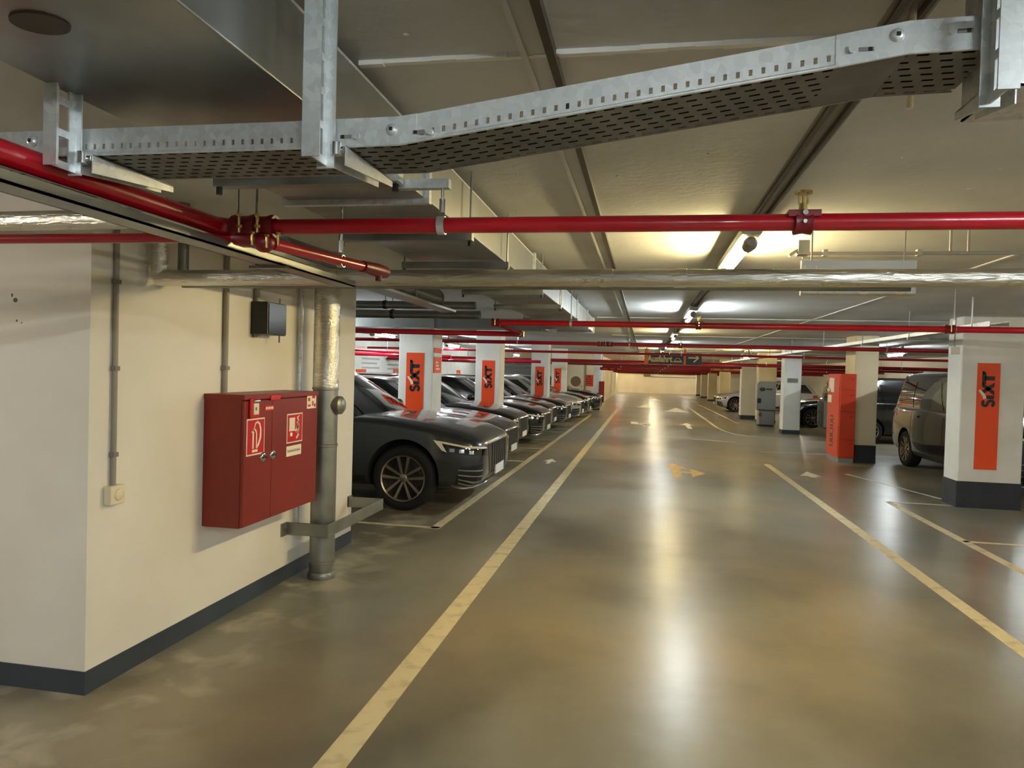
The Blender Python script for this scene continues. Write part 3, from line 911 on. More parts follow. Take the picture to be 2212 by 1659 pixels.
# third and further crossing pipes
ords = ('third red sprinkler pipe crossing the whole hall, with a valve left of the lane', 'fourth red sprinkler pipe, passing in front of the exit sign', 'fifth red pipe crossing at the exit sign',
        'sixth red pipe crossing just behind the exit sign', 'seventh red pipe crossing behind the exit sign', 'eighth red pipe crossing far down the hall', 'ninth red pipe crossing far down the hall',
        'tenth red pipe crossing low in front of the far wall', 'eleventh red pipe crossing low in front of the far wall', 'twelfth and farthest red pipe in front of the far wall')
yz = ((13.0, 2.215, 0.034), (18.9, 2.215, 0.032), (24.5, 2.10, 0.034), (26.5, 2.08, 0.04), (29.5, 2.03, 0.045), (34.0, 2.0, 0.05), (39.0, 1.96, 0.055), (45.0, 1.88, 0.06), (52.0, 1.80, 0.07), (58.0, 1.76, 0.075))
for k, (y, z, r) in enumerate(yz):
    if k == 0:
        x0 = -7.7
    else:
        x0 = -7.7 if y < 33 else -2.3
    o = empty('sprinkler_pipe', (0, 0, 0), 0, ords[k], 'pipe', 'red sprinkler pipes')
    MB().tube([(x0, y, z), (10.4, y, z)], r, 14).build('straight_run', 'pipe_red' if k < 3 else 'dark_red', o, smooth=40)  # far runs use the darker red, painting their weaker light into the colour
    for hx in (-5.5, 0.9, 3.9, 8.0) if k else (-2.35, -0.3, 4.0, 8.0):
        if hx > x0:
            hanger(o, hx, y, z, r)
    if k == 0:
        coupling(o, (-0.82, y, z), r)
        coupling(o, (-0.72, y, z), r)
        coupling(o, (-0.64, y, z), r)
    sprinkler(o, 0.6, y, z, r)
# slanted and short red pipes over the left bays
for k, (a, c, r, lab) in enumerate((((-6.6, 11.8, 2.06), (-4.8, 14.2, 1.98), 0.03, 'slanted red pipe over the left bays'),
                                    ((-7.7, 14.0, 1.96), (-3.9, 14.0, 1.93), 0.035, 'dark red pipe low over the left bays in front of the rear wall'),
                                    ((-6.6, 17.5, 1.9), (-3.9, 17.5, 1.88), 0.03, 'short red pipe under the dark red pipe in the left bays'),
                                    ((-7.7, 20.5, 1.96), (-3.0, 20.5, 1.96), 0.04, 'bright red pipe between the first two left pillars'))):
    o = MB().tube([a, c], r, 12).build('bay_pipe', 'pipe_red', smooth=40, label=lab, cat='pipe')
    for q in (0.2, 0.8):
        p = Vector(a).lerp(Vector(c), q)
        MB().tube([p, (p.x, p.y, ZC)], 0.006, 6).build('hanger_rod', 'galv_dull', o)

# ------------------------------------------------------------------ foil insulated pipes
fp = empty('foil_pipe', (0, 0, 0), 0, 'foil insulated pipe crossing the lane below the first red pipe', 'pipe')
pts, rs = [], []
rf_ = random.Random(5)
n = 150
for i in range(n + 1):
    x = -2.66 + (10.4 + 2.66) * i / n
    pts.append((x, 3.5 + 0.002 * math.sin(i), 2.153 + 0.0033 * (x + 2.65)))
    rs.append(0.0415 + 0.0018 * rf_.random())
MB().tube(pts, rs, 18).build('insulation', 'foil', fp, smooth=60)
for x in (-1.62, -0.2, 0.15, 2.3, 5.0):
    MB().lathe([(0.042, -0.03), (0.0455, -0.028), (0.0455, 0.028), (0.042, 0.03)], (x, 3.5, 2.153 + 0.0033 * (x + 2.65)), 'x', 18).build('tape_band', 'foil', fp, smooth=40)
MB().tube([(-2.66, 3.5, 2.15), (-2.65, 3.5, 2.18), (-2.65, 3.5, ZC)], [0.04, 0.043, 0.043], 16).build('riser', 'foil', fp, smooth=50)
MB().tube([(-2.62, 3.66, 2.13), (1.2, 3.60, 2.13)], 0.014, 10).build('companion_pipe', 'galv_dull', fp, smooth=40)
MB().tube([(-2.62, 3.66, 2.13), (-2.62, 3.66, ZC)], 0.03, 12).build('companion_riser', 'galv_dull', fp, smooth=40)
lf = empty('foil_elbow_pipe', (0, 0, 0), 0, 'foil pipe with elbow under the tray in the upper left corner', 'pipe')
e = elbow((-2.36, 2.93, 2.35), (1, 0, 0), (0, -1, 0), 0.11)
MB().tube([(-9.9, 2.93, 2.34)] + [tuple(p) for p in e] + [(-2.33, 2.6, 2.35)], 0.046, 18).build('bent_run', 'foil', lf, smooth=50)
MB().tube([(-2.33, 2.62, 2.35), (-2.30, -2.5, 2.35)], 0.052, 18).build('long_run', 'galv_dull', lf, smooth=50)
MB().lathe([(0.0, 0.05), (0.046, 0.045), (0.05, 0.0), (0.046, -0.02)], (-2.28, 2.93, 2.35), 'x', 16).build('end_cap', 'dark_red', lf, smooth=40)
ct = empty('cable_trunking', (0, 0, 0), 0, 'flat galvanised cable trunking running beside the red pipe into the depth', 'trunking')
MB().box(-1.505, -1.415, -2.5, 3.3, 2.085, 2.092).box(-1.505, -1.50, -2.5, 3.3, 2.085, 2.115).box(-1.42, -1.415, -2.5, 3.3, 2.085, 2.115).build('channel', 'galv_dull', ct)
MB().box(-1.95, -1.80, 2.3, 6.6, 2.235, 2.255).build('side_channel', 'galv_dull', ct)
for y in (0.6, 2.6):
    MB().box(-1.56, -1.40, y - 0.015, y + 0.015, 2.075, 2.085).build('cross_bar', 'galv_dull', ct)
    MB().tube([(-1.54, y, 2.08), (-1.54, y, ZC)], 0.005, 8).build('threaded_rod', 'galv_dull', ct)
for y in (3.0, 5.6):
    MB().tube([(-1.87, y, 2.25), (-1.87, y, ZC)], 0.005, 8).build('threaded_rod', 'galv_dull', ct)

# ------------------------------------------------------------------ perforated cable tray
tr = empty('cable_tray', (0, 0, 0), 0, 'perforated galvanised cable tray climbing to the right across the top', 'cable tray')
TY0, TY1, TH = 1.53, 1.76, 0.062


def side_strip(mb, a, c, y, holes=True, pitch=0.0248, th=0.0025):
    """perforated upright side between points a=(x, z) and c"""
    L = math.hypot(c[0] - a[0], c[1] - a[1])
    ux, uz = (c[0] - a[0]) / L, (c[1] - a[1]) / L
    P = lambda s_, h, yy: (a[0] + ux * s_ , yy, a[1] + uz * s_ + h)
    if not holes:
        vs = [P(s_, h, yy) for s_ in (0, L) for h in (0, TH) for yy in (y, y + th)]
        mb.add(vs, [(0, 1, 3, 2), (4, 6, 7, 5), (0, 4, 5, 1), (2, 3, 7, 6), (0, 2, 6, 4), (1, 5, 7, 3)])
        return
    n = int(L / pitch)
    pitch = L / n
    h0, h1 = 0.012, 0.0245
    for i in range(n):
        s0, s1 = i * pitch, (i + 1) * pitch
        a0, a1 = s0 + pitch * 0.36, s0 + pitch * 0.66
        q = [(s0, s1, 0, h0), (s0, s1, h1, TH), (s0, a0, h0, h1), (a1, s1, h0, h1)]
        for (p0, p1, g0, g1) in q:
            vs = [P(p0, g0, y), P(p1, g0, y), P(p1, g1, y), P(p0, g1, y), P(p0, g0, y + th), P(p1, g0, y + th), P(p1, g1, y + th), P(p0, g1, y + th)]
            mb.add(vs, [(3, 2, 1, 0), (4, 5, 6, 7), (0, 1, 5, 4), (1, 2, 6, 5), (2, 3, 7, 6), (3, 0, 4, 7)])


def bottom_strip(mb, a, c, y0, y1, holes=True, pitch=0.040, rows=7):
    L = math.hypot(c[0] - a[0], c[1] - a[1])
    ux, uz = (c[0] - a[0]) / L, (c[1] - a[1]) / L
    P = lambda s_, yy: (a[0] + ux * s_, yy, a[1] + uz * s_)
    if not holes:
        mb.add([P(0, y0), P(L, y0), P(L, y1), P(0, y1)], [(0, 1, 2, 3)])
        return
    n = max(2, int(L / pitch))
    pt = L / n
    rh = (y1 - y0) / rows
    for r in range(rows):
        ya, yb = y0 + r * rh, y0 + (r + 1) * rh
        ha, hb = ya + rh * 0.36, ya + rh * 0.62
        off = (r % 3) / 3.0 * pt
        mb.add([P(0, ya), P(L, ya), P(L, ha), P(0, ha)], [(0, 1, 2, 3)])
        mb.add([P(0, hb), P(L, hb), P(L, yb), P(0, yb)], [(0, 1, 2, 3)])
        last = 0.0
        for i in range(n + 1):
            s0, s1 = i * pt + off - pt * 0.5, i * pt + off - pt * 0.5 + pt * 0.56
            s0, s1 = max(0.0, s0), min(L, s1)
            if s0 >= L or s1 <= 0:
                continue
            if s0 > last:
                mb.add([P(last, ha), P(s0, ha), P(s0, hb), P(last, hb)], [(0, 1, 2, 3)])
            last = s1
        if last < L:
            mb.add([P(last, ha), P(L, ha), P(L, hb), P(last, hb)], [(0, 1, 2, 3)])


A0, A1, A2 = (-1.90, 2.200), (-0.81, 2.1985), (-0.565, 2.1995)
A3, A4, A5 = (0.355, 2.3265), (0.49, 2.347), (0.655, 2.350)
A6 = (-1.43, 2.2)
sec = MB()
side_strip(sec, A6, A1, TY0)
side_strip(sec, A0, A6, TY0, False)
sec.build('side_wall', 'galv', tr)
sec = MB()
side_strip(sec, (-0.52, 2.2045), A3, TY0)
sec.build('side_wall', 'galv', tr)
for prs in (((A1, A2), (A2, (-0.52, 2.2045))), ((A3, A4), (A4, A5))):
    sec = MB()
    for a, c in prs:
        side_strip(sec, a, c, TY0 - 0.002, False)
    sec.build('joint_plate', 'galv', tr)
sec = MB()
for a, c in ((A0, A1), (A1, A2), (A2, A3), (A3, A4), (A4, A5)):
    side_strip(sec, a, c, TY1, False)
sec.build('rear_side_wall', 'galv', tr)
bt = MB()
bottom_strip(bt, A0, A1, TY0, TY1)
bottom_strip(bt, A2, A3, TY0, TY1)
bottom_strip(bt, A4, A5, TY0, TY1, True)
bottom_strip(bt, A1, A2, TY0, TY1, True)
bottom_strip(bt, A3, A4, TY0, TY1, False)
bt.build('perforated_floor', 'tray_floor', tr)
# rounded lower corner lip
lp_ = MB()
for a, c in ((A0, A1), (A1, A2), (A2, A3), (A3, A4), (A4, A5)):
    lp_.tube([(a[0], TY0 + 0.002, a[1] + 0.001), (c[0], TY0 + 0.002, c[1] + 0.001)], 0.0042, 8)
lp_.build('folded_edge', 'galv', tr, smooth=60)
for (x, z) in ((-0.577, 2.232), (0.468, 2.381), (-1.52, 2.236)):
    q = MB().lathe([(0.0, -0.006), (0.007, -0.006), (0.010, -0.004), (0.013, -0.001), (0.0135, 0.002)], (x, TY0 - 0.004, z), 'y', 18).build('hinge_bolt', 'galv', tr, smooth=40)
    MB().box(x - 0.004, x + 0.004, TY0 - 0.0115, TY0 - 0.009, z - 0.004, z + 0.004).build('bolt_socket', 'plastic_black', q)
for (x, z, dx) in ((-0.66, 2.220, -0.018), (-0.487, 2.2245, -0.018), (0.385, 2.357, 0.018), (0.566, 2.383, 0.016)):
    q = MB().box(x + dx * 1.5 - 0.014, x + dx * 1.5 + 0.014, TY0 - 0.0034, TY0 - 0.0022, z - 0.004, z + 0.004).build('slot', 'plastic_grey', tr)
    MB().box(x + dx * 1.9 - 0.004, x + dx * 1.9 + 0.004, TY0 - 0.0038, TY0 - 0.003, z - 0.004, z + 0.004).build('slot_hole', 'plastic_black', q)
    MB().tube([(x, TY0 - 0.002, z), (x, TY0 - 0.009, z)], 0.008, 10).build('bolt', 'galv', tr, smooth=40)
# cables lying in the tray
for k in range(5):
    y = TY0 + 0.035 + 0.04 * k
    r = 0.011
    MB().tube([(p[0], y, p[1] + r + 0.002) for p in (A0, A1, A2, A3, A4, A5)], r, 8).build('tray_cable', 'plastic_black', smooth=40,
        label='black cable lying in the perforated tray, %s from its near side' % ('first', 'second', 'third', 'fourth', 'fifth')[k], cat='cable', group='cables in the tray')


# tray hangers: slotted I-profile stanchions with cantilever arms
def stanchion(x, zb, label, y=1.44, w=0.021, zt=ZC, dep=0.078, al=0.30):
    r = empty('tray_hanger', (x, y, zb), 0, label, 'bracket', 'tray hangers')
    h = zt - zb
    MB().box(-w, w, 0.0, 0.004, 0.0, h).build('front_flange', 'galv', r)
    MB().box(-w, w, dep - 0.004, dep, -0.006, h).build('rear_flange', 'galv', r)
    wb = MB()
    z = 0.0
    while z < h - 0.01:
        z1 = min(h, z + 0.075)
        if z1 - z > 0.06:
            wb.box(-0.002, 0.002, 0.004, 0.024, z, z1).box(-0.002, 0.002, 0.054, dep - 0.004, z, z1)
            wb.box(-0.002, 0.002, 0.024, 0.054, z, z + 0.018)
        else:
            wb.box(-0.002, 0.002, 0.004, dep - 0.004, z, z1)
        z = z1
    wb.build('slotted_web', 'galv', r)
    arm = MB()
    arm.prism([(dep, 0.0), (dep, 0.045), (dep + al, 0.045), (dep + al, 0.028)], 'x', 0.006, 0.009)
    arm.prism([(dep, 0.0), (dep, 0.045), (dep + al, 0.045), (dep + al, 0.028)], 'x', 0.045, 0.048)
    arm.box(0.006, 0.048, dep, dep + al, 0.043, 0.046)
    arm.build('cantilever_arm', 'galv', r)
    cl = MB().tube([(w + 0.006, dep - 0.006, 0.022), (w + 0.006, dep - 0.006, 0.05)], 0.012, 14)
    cl.tube([(w + 0.012, dep + 0.004, 0.036), (w + 0.026, dep + 0.004, 0.036)], 0.009, 10)
    cl.build('clamp', 'chrome', r, smooth=40)
    return r


stanchion(-0.729, 2.152, 'tall galvanised hanger with slotted web holding the tray in front of the air duct')
stanchion(-1.385, 2.150, 'galvanised hanger with slotted web holding the tray near the left edge', w=0.018)
stanchion(0.632, 2.235, 'galvanised hanger at the upper right end of the tray', y=1.44, w=0.0185, al=0.17)
rpn = empty('right_duct_cover', (0.664, 1.525, 2.272), 0, 'flat galvanised cover plate in the upper right corner beside the tray hanger', 'cover')
MB().box(0, 0.55, 0, 0.004, 0, 0.326).build('front_plate', 'galv', rpn)
MB().box(0, 0.55, 0.0, 0.2, 0, 0.004).build('bottom_fold', 'galv', rpn)
MB().box(0, 0.004, 0.0, 0.2, 0, 0.326).build('side_fold', 'galv', rpn)
MB().tube([(0.60, 1.85, 2.35), (0.60, 1.85, ZC)], 0.008, 10).build('hanger_rod', 'plastic_cream', smooth=40, label='thin pale rod between ceiling and tray at upper right', cat='rod')
MB().box(-0.70, -0.645, 1.46, 1.51, 2.575, 2.60).build('anchor_foot', 'plastic_black', label='small black anchor foot beside the tall hanger at the top edge', cat='anchor', bevel=0.004)

# ------------------------------------------------------------------ hanging sign panel with pictogram outlines behind the foil pipe
hp = empty('hanging_panel', (0.82, 4.12, 2.152), 0, 'dim hanging panel with pale pictogram outlines behind the foil pipe', 'sign')
MB().box(0, 0.645, 0, 0.02, 0, 0.21).build('panel', 'ceiling_paint', hp)
mb = MB()
xf = lambda u, v, t: (u, -t, v)
stroke_mb(mb, [(0.0, 0.0), (0.645, 0.0)], 0.006, xf)
stroke_mb(mb, [(0.004, 0.0), (0.004, 0.21)], 0.008, xf)
stroke_mb(mb, [(0.02, 0.18), (0.02, 0.012), (0.085, 0.012), (0.085, 0.18)], 0.007, xf)
stroke_mb(mb, [(0.105, 0.05), (0.115, 0.05), (0.115, 0.01), (0.13, 0.01), (0.13, 0.04), (0.14, 0.05)], 0.005, xf)
stroke_mb(mb, [(0.15, 0.05), (0.15, 0.028), (0.188, 0.028), (0.188, 0.05)], 0.005, xf)
stroke_mb(mb, [(0.205, 0.018), (0.235, 0.05), (0.27, 0.028), (0.30, 0.032), (0.325, 0.035)], 0.005, xf)
for cx in (0.355, 0.555):
    stroke_mb(mb, arc(cx, 0.035, 0.026, 0, 360, 16, 0.026), 0.006, xf)
stroke_mb(mb, [(0.385, 0.032), (0.525, 0.032)], 0.004, xf)
stroke_mb(mb, [(0.325, 0.06), (0.37, 0.095), (0.42, 0.14), (0.51, 0.14), (0.555, 0.095), (0.60, 0.08), (0.60, 0.04)], 0.005, xf)
mb.build('pictogram_outline', 'sign_cream', hp)
hp.scale = (0.902, 0.902, 0.902)
for x in (0.06, 0.58):
    MB().tube([(x, 0.01, 0.21), (x, 0.01, 0.496)], 0.005, 8).build('hanger_rod', 'conduit_grey', hp)
hb = empty('ceiling_conduit', (0, 0, 0), 0, 'thin grey conduit with junction bracket hanging above the dim panel at right', 'conduit')
MB().tube([(0.86, 4.3, 2.41), (8.0, 4.3, 2.41)], 0.010, 10).build('tube', 'conduit_grey', hb, smooth=40)
MB().tube([(0.86, 4.3, 2.385), (1.45, 4.3, 2.385)], 0.006, 8).build('tube', 'conduit_grey', hb, smooth=40)
MB().box(0.83, 0.89, 4.26, 4.34, 2.40, 2.48).build('bracket', 'batten_white', hb)
MB().obox((0.82, 4.3, 2.42), (1, 0, 0.7), (0, 1, 0), (-0.7, 0, 1), 0.04, 0.02, 0.008).build('bracket_arm', 'batten_white', hb)
for x in (1.63, 1.72):
    MB().tube([(x, 4.3, 2.40), (x, 4.3, ZC)], 0.008, 8).build('drop_rod', 'conduit_grey', hb)
for x in (0.98, 1.47):
    MB().box(x - 0.012, x + 0.012, 4.28, 4.32, 2.395, 2.43).build('clip', 'batten_white', hb)

# cable tray over the right kerb of the lane
rt = empty('side_cable_tray', (3.45, 0, 2.265), 0, 'long slim cable tray running above the right row of pillars', 'cable tray')
MB().box(-0.09, 0.09, 7.85, 33, 0, 0.006).box(-0.09, -0.085, 7.85, 33, 0, 0.055).box(0.085, 0.09, 7.85, 33, 0, 0.055).build('trough', 'galv', rt)
for y in (8.2, 10.0, 12.0, 14.5, 17.5, 20.5, 24):
    MB().box(-0.13, 0.13, y - 0.02, y + 0.02, -0.03, 0.0).tube([(-0.11, y, -0.02), (-0.11, y, 0.334)], 0.007, 8).build('support', 'galv_dull', rt)
for k, (y, lab) in enumerate(((8.8, 'grey junction box under the ceiling in front of the right banner pillar'), (10.35, 'white junction box under the ceiling at the left edge of the banner pillar'))):
    o = empty('junction_box', ((4.62, 4.02)[k], y, (2.22, 2.07)[k]), 0, lab, 'box')
    MB().box(-0.06, 0.06, -0.03, 0.03, 0, 0.10).build('housing', ('machine_grey', 'paper')[k], o, bevel=0.006)
    MB().box(-0.055, 0.055, -0.036, -0.03, 0.005, 0.095).build('lid', ('machine_grey', 'paper')[k], o)
    MB().tube([(0, 0, 0.1), (0, 0, ZC - o.location.z)], 0.01, 8).build('conduit', 'conduit_grey', o)

# ------------------------------------------------------------------ exit sign
ex = empty('exit_sign', (0.0, 24.0, 2.035), 0, 'dark hanging exit sign with cream lettering, car symbol and arrow', 'sign')
MB().box(-0.03, 1.80, 0, 0.05, 0, 0.37).build('panel', 'sign_dark', ex)
MB().box(-0.05, 0.08, -0.015, 0.055, 0, 0.50).build('post', 'sign_orange', ex)
MB().box(1.22, 1.30, -0.015, 0.055, 0, 0.50).build('post', 'sign_orange', ex)
text_mb('Ausfahrt', 0.29, lambda u, v, t: (0.455 + u * 0.80, -0.002 - t, 0.16 + v), bold=0.012).build('lettering', 'sign_cream', ex)
mb = MB()
xf = lambda u, v, t: (1.0 + u * 0.9, -0.002 - t, 0.075 + v)
stroke_mb(mb, [(-0.14, 0.0), (0.2, 0.0)], 0.02, xf)
stroke_mb(mb, [(-0.08, 0.02), (-0.06, 0.08), (0.0, 0.12), (0.08, 0.12), (0.15, 0.06), (0.17, 0.03)], 0.022, xf)
stroke_mb(mb, [(-0.1, 0.03), (0.17, 0.03)], 0.02, xf)
mb.build('car_symbol', 'sign_cream', ex)
mb = MB()
xf = lambda u, v, t: (1.54 + u, -0.002 - t, 0.22 + v)
stroke_mb(mb, [(-0.17, 0.0), (0.12, 0.0)], 0.045, xf)
stroke_mb(mb, [(0.0, 0.14), (0.16, 0.0)], 0.045, xf)
stroke_mb(mb, [(0.0, -0.14), (0.16, 0.0)], 0.045, xf, 0.0, 0.003)
mb.build('arrow', 'sign_cream', ex)
for x in (0.02, 1.26):
    MB().tube([(x, 0.025, 0.5), (x, 0.025, ZC - 2.035)], 0.012, 8).build('hanger_rod', 'conduit_grey', ex)
for (x0, x1, y, z0, z1, m, lab) in ((2.62, 3.84, 30.0, 1.90, 2.03, 'sign_orange', 'long orange hanging sign board over the right bays beyond the exit sign'),
                                    (-1.95, -0.95, 31.2, 1.80, 1.93, 'dark_red', 'dull red hanging sign board at the far left of the lane')):
    o = MB().box(x0, x1, y, y + 0.05, z0, z1).build('sign_board', m, label=lab, cat='sign')
    mb = MB()
    for q in range(3):
        a = x0 + 0.12 + q * (x1 - x0) * 0.31
        mb.box(a, a + (x1 - x0) * 0.2, y - 0.004, y, z0 + 0.045, z1 - 0.045)
    mb.build('print', 'white_print' if m == 'sign_orange' else 'orange', o)
    for x in (x0 + 0.1, x1 - 0.1):
        MB().tube([(x, y + 0.02, z1), (x, y + 0.02, ZC)], 0.012, 6).build('hanger_rod', 'conduit_grey', o)
dl = MB().ball((-1.72, 44.0, 1.93), 0.07, 0.03, 0.07)
dlo = dl.build('red_signal_light', 'red_glow', label='tiny red signal light hanging at the far end left of the lane', cat='light')
MB().tube([(-1.72, 44.02, 1.99), (-1.72, 44.02, ZC)], 0.015, 6).build('stem', 'conduit_grey', dlo)
fs_ = empty('far_wall_device', (0.15, FAR, 1.45), 0, 'small brown device box on the far end wall', 'box')
MB().box(-0.28, 0.28, -0.15, 0, 0, 0.5).build('housing', 'stain', fs_)
MB().box(0.3, 5.2, -0.02, 0, -0.05, 0.02).build('side_rail', 'plastic_grey', fs_)

# ------------------------------------------------------------------ right side devices
ob = empty('orange_locker', (4.05, 15.9, 0), 0, 'orange locker column with dark lettering standing against a cream pillar', 'locker')
MB().box(-0.14, 0.14, -0.5, 0.45, 0.0, 0.09).build('plinth', 'machine_grey', ob)
MB().box(-0.15, 0.155, -0.5, 0.5, 0.09, 1.81).build('body', 'orange_lock', ob, bevel=0.01)
for z0, z1 in ((0.12, 0.46), (0.48, 1.02), (1.04, 1.46), (1.48, 1.78)):
    p = MB().box(-0.14, 0.145, -0.512, -0.5, z0, z1).build('front_door', 'orange_lock', ob, bevel=0.004)
    MB().box(0.05, 0.10, -0.52, -0.512, z1 - 0.10, z1 - 0.06).build('door_latch', 'bright_red', p)
sp_ = MB().box(-0.158, -0.15, -0.46, 0.46, 0.14, 1.76).build('side_panel', 'orange_lock', ob)
mb = MB()
xf = lambda u, v, t: (-0.158 - t, 0.05 - v, 0.3 + u)
for k_, (u0, u1) in enumerate(((0.0, 0.09), (0.13, 0.2), (0.24, 0.36), (0.42, 0.5), (0.54, 0.62))):
    stroke_mb(mb, [(u0, -0.12), (u0, 0.1), ((u0 + u1) / 2, 0.14), (u1, 0.1), (u1, -0.12)], 0.03, xf)
mb.build('lettering', 'dark_brown', sp_)
MB().box(-0.162, -0.158, -0.05, 0.35, 1.42, 1.72).build('notice', 'paper', sp_)
MB().box(-0.17, -0.158, 0.1, 0.4, 1.2, 1.36).build('display', 'white_print', sp_)
MB().ball((-0.19, 0.25, 1.46), 0.03, 0.05, 0.05).build('button_lamp', 'plastic_cream', sp_)

tk = empty('grey_machine', (4.10, 25.7, 0), 0, 'grey machine with a rounded corner standing between the white pillars', 'machine')
poly = [(-0.29, 0.56), (0.31, 0.56), (0.31, 1.55), (-0.17, 1.55)] + [(-0.29 + 0.12 + 0.12 * math.cos(math.radians(a)), 1.43 + 0.12 * math.sin(math.radians(a))) for a in (105, 125, 145, 165, 180)]
MB().prism(poly, 'y', -0.1, 0.35).build('upper_housing', 'machine_grey', tk)
MB().box(-0.22, 0.31, -0.12, 0.35, 0.05, 0.54).build('lower_housing', 'machine_grey', tk, bevel=0.03)
MB().box(-0.24, 0.50, -0.13, 0.35, 0.54, 0.575).build('shelf_edge', 'rail_dark', tk)
MB().box(-0.22, 0.28, -0.06, 0.33, 0.0, 0.05).build('plinth', 'dark_base', tk)
MB().box(-0.28, -0.16, -0.13, -0.1, 0.80, 0.96).build('lock_box', 'plastic_black', tk, bevel=0.01)
mb = MB()
mb.ball((-0.12, -0.1, 1.27), 0.10, 0.006, 0.07).box(-0.0, 0.2, -0.104, -0.1, 1.25, 1.31)
mb.build('dark_print', 'dark_brown', tk)
mb = MB()
mb.ball((-0.17, -0.12, 0.40), 0.06, 0.008, 0.08)
mb.build('lower_print', 'stain', tk)


# ------------------------------------------------------------------ cars
def bool_cut(me, cutter):
    a = bpy.data.objects.new('tmp_a', me)
    c = bpy.data.objects.new('tmp_c', cutter)
    COL.objects.link(a)
    COL.objects.link(c)
    md = a.modifiers.new('cut', 'BOOLEAN')
    md.operation = 'DIFFERENCE'
    md.object = c
    md.solver = 'EXACT'
    dg = bpy.context.evaluated_depsgraph_get()
    out = bpy.data.meshes.new_from_object(a.evaluated_get(dg))
    bpy.data.objects.remove(a)
    bpy.data.objects.remove(c)
    return out


def subdiv(me, lv):
    a = bpy.data.objects.new('tmp_s', me)
    COL.objects.link(a)
    md = a.modifiers.new('s', 'SUBSURF')
    md.levels = lv
    md.render_levels = lv
    dg = bpy.context.evaluated_depsgraph_get()
    out = bpy.data.meshes.new_from_object(a.evaluated_get(dg))
    bpy.data.objects.remove(a)
    return out


CARS = {
    # stations: distance from the nose, half width, underside z, shoulder z, top centre z
    'suv': dict(L=5.06, wh=0.385, tw=0.27, ax=(0.95, 3.94),
                st=[(0.0, .68, .46, .73, .80), (.03, .83, .36, .78, .855), (.11, .915, .28, .825, .915), (.30, .955, .25, .89, .98), (.62, .975, .24, .955, 1.05), (1.0, .985, .24, 1.01, 1.105),
                    (1.35, .985, .24, 1.05, 1.15), (1.9, .985, .24, 1.07, 1.12), (3.0, .99, .24, 1.09, 1.12), (4.0, .985, .24, 1.11, 1.13), (4.65, .955, .28, 1.10, 1.12), (4.95, .90, .34, 1.02, 1.04), (5.06, .74, .44, .9, .92)],
                lo=dict(z=1.06, f=(1.24, 1.52, .885), r=(4.78, 4.92, .84)), up=dict(z=1.60, f=(2.10, 2.26, .675), r=(4.38, 4.46, .62)), top=1.70, rails=True, bp=(2.72, 3.85)),
    'estate': dict(L=4.75, wh=0.335, tw=0.235, ax=(0.88, 3.72),
                   st=[(0.0, .58, .40, .60, .68), (.035, .76, .28, .66, .74), (.13, .86, .20, .72, .80), (.36, .90, .18, .80, .87), (.66, .915, .18, .86, .925), (1.0, .92, .18, .90, .965),
                       (1.35, .92, .18, .925, 1.0), (1.9, .92, .18, .945, .98), (2.9, .925, .18, .96, .98), (3.8, .92, .18, .98, 1.0), (4.4, .89, .22, .98, 1.0), (4.66, .84, .28, .92, .94), (4.75, .70, .36, .8, .82)],
                   lo=dict(z=.935, f=(1.22, 1.48, .825), r=(4.50, 4.62, .78)), up=dict(z=1.44, f=(2.05, 2.20, .62), r=(4.05, 4.12, .57)), top=1.53, rails=False, bp=(2.60, 3.55)),
    'van': dict(L=5.15, wh=0.35, tw=0.235, ax=(0.90, 4.20),
                st=[(0.0, .66, .42, .84, .92), (.035, .84, .30, .92, 1.0), (.12, .92, .22, .99, 1.08), (.32, .955, .20, 1.05, 1.15), (.60, .965, .20, 1.09, 1.20), (.9, .97, .20, 1.12, 1.23),
                    (1.2, .97, .20, 1.14, 1.22), (1.9, .97, .20, 1.15, 1.2), (3.0, .975, .20, 1.16, 1.2), (4.2, .97, .20, 1.16, 1.2), (4.9, .95, .24, 1.16, 1.2), (5.08, .92, .28, 1.14, 1.18), (5.15, .86, .36, 1.1, 1.12)],
                lo=dict(z=1.13, f=(.78, 1.05, .90), r=(4.98, 5.08, .88)), up=dict(z=1.78, f=(1.72, 1.86, .76), r=(4.86, 4.95, .74)), top=1.90, rails=False, bp=(2.35, 3.85)),
}


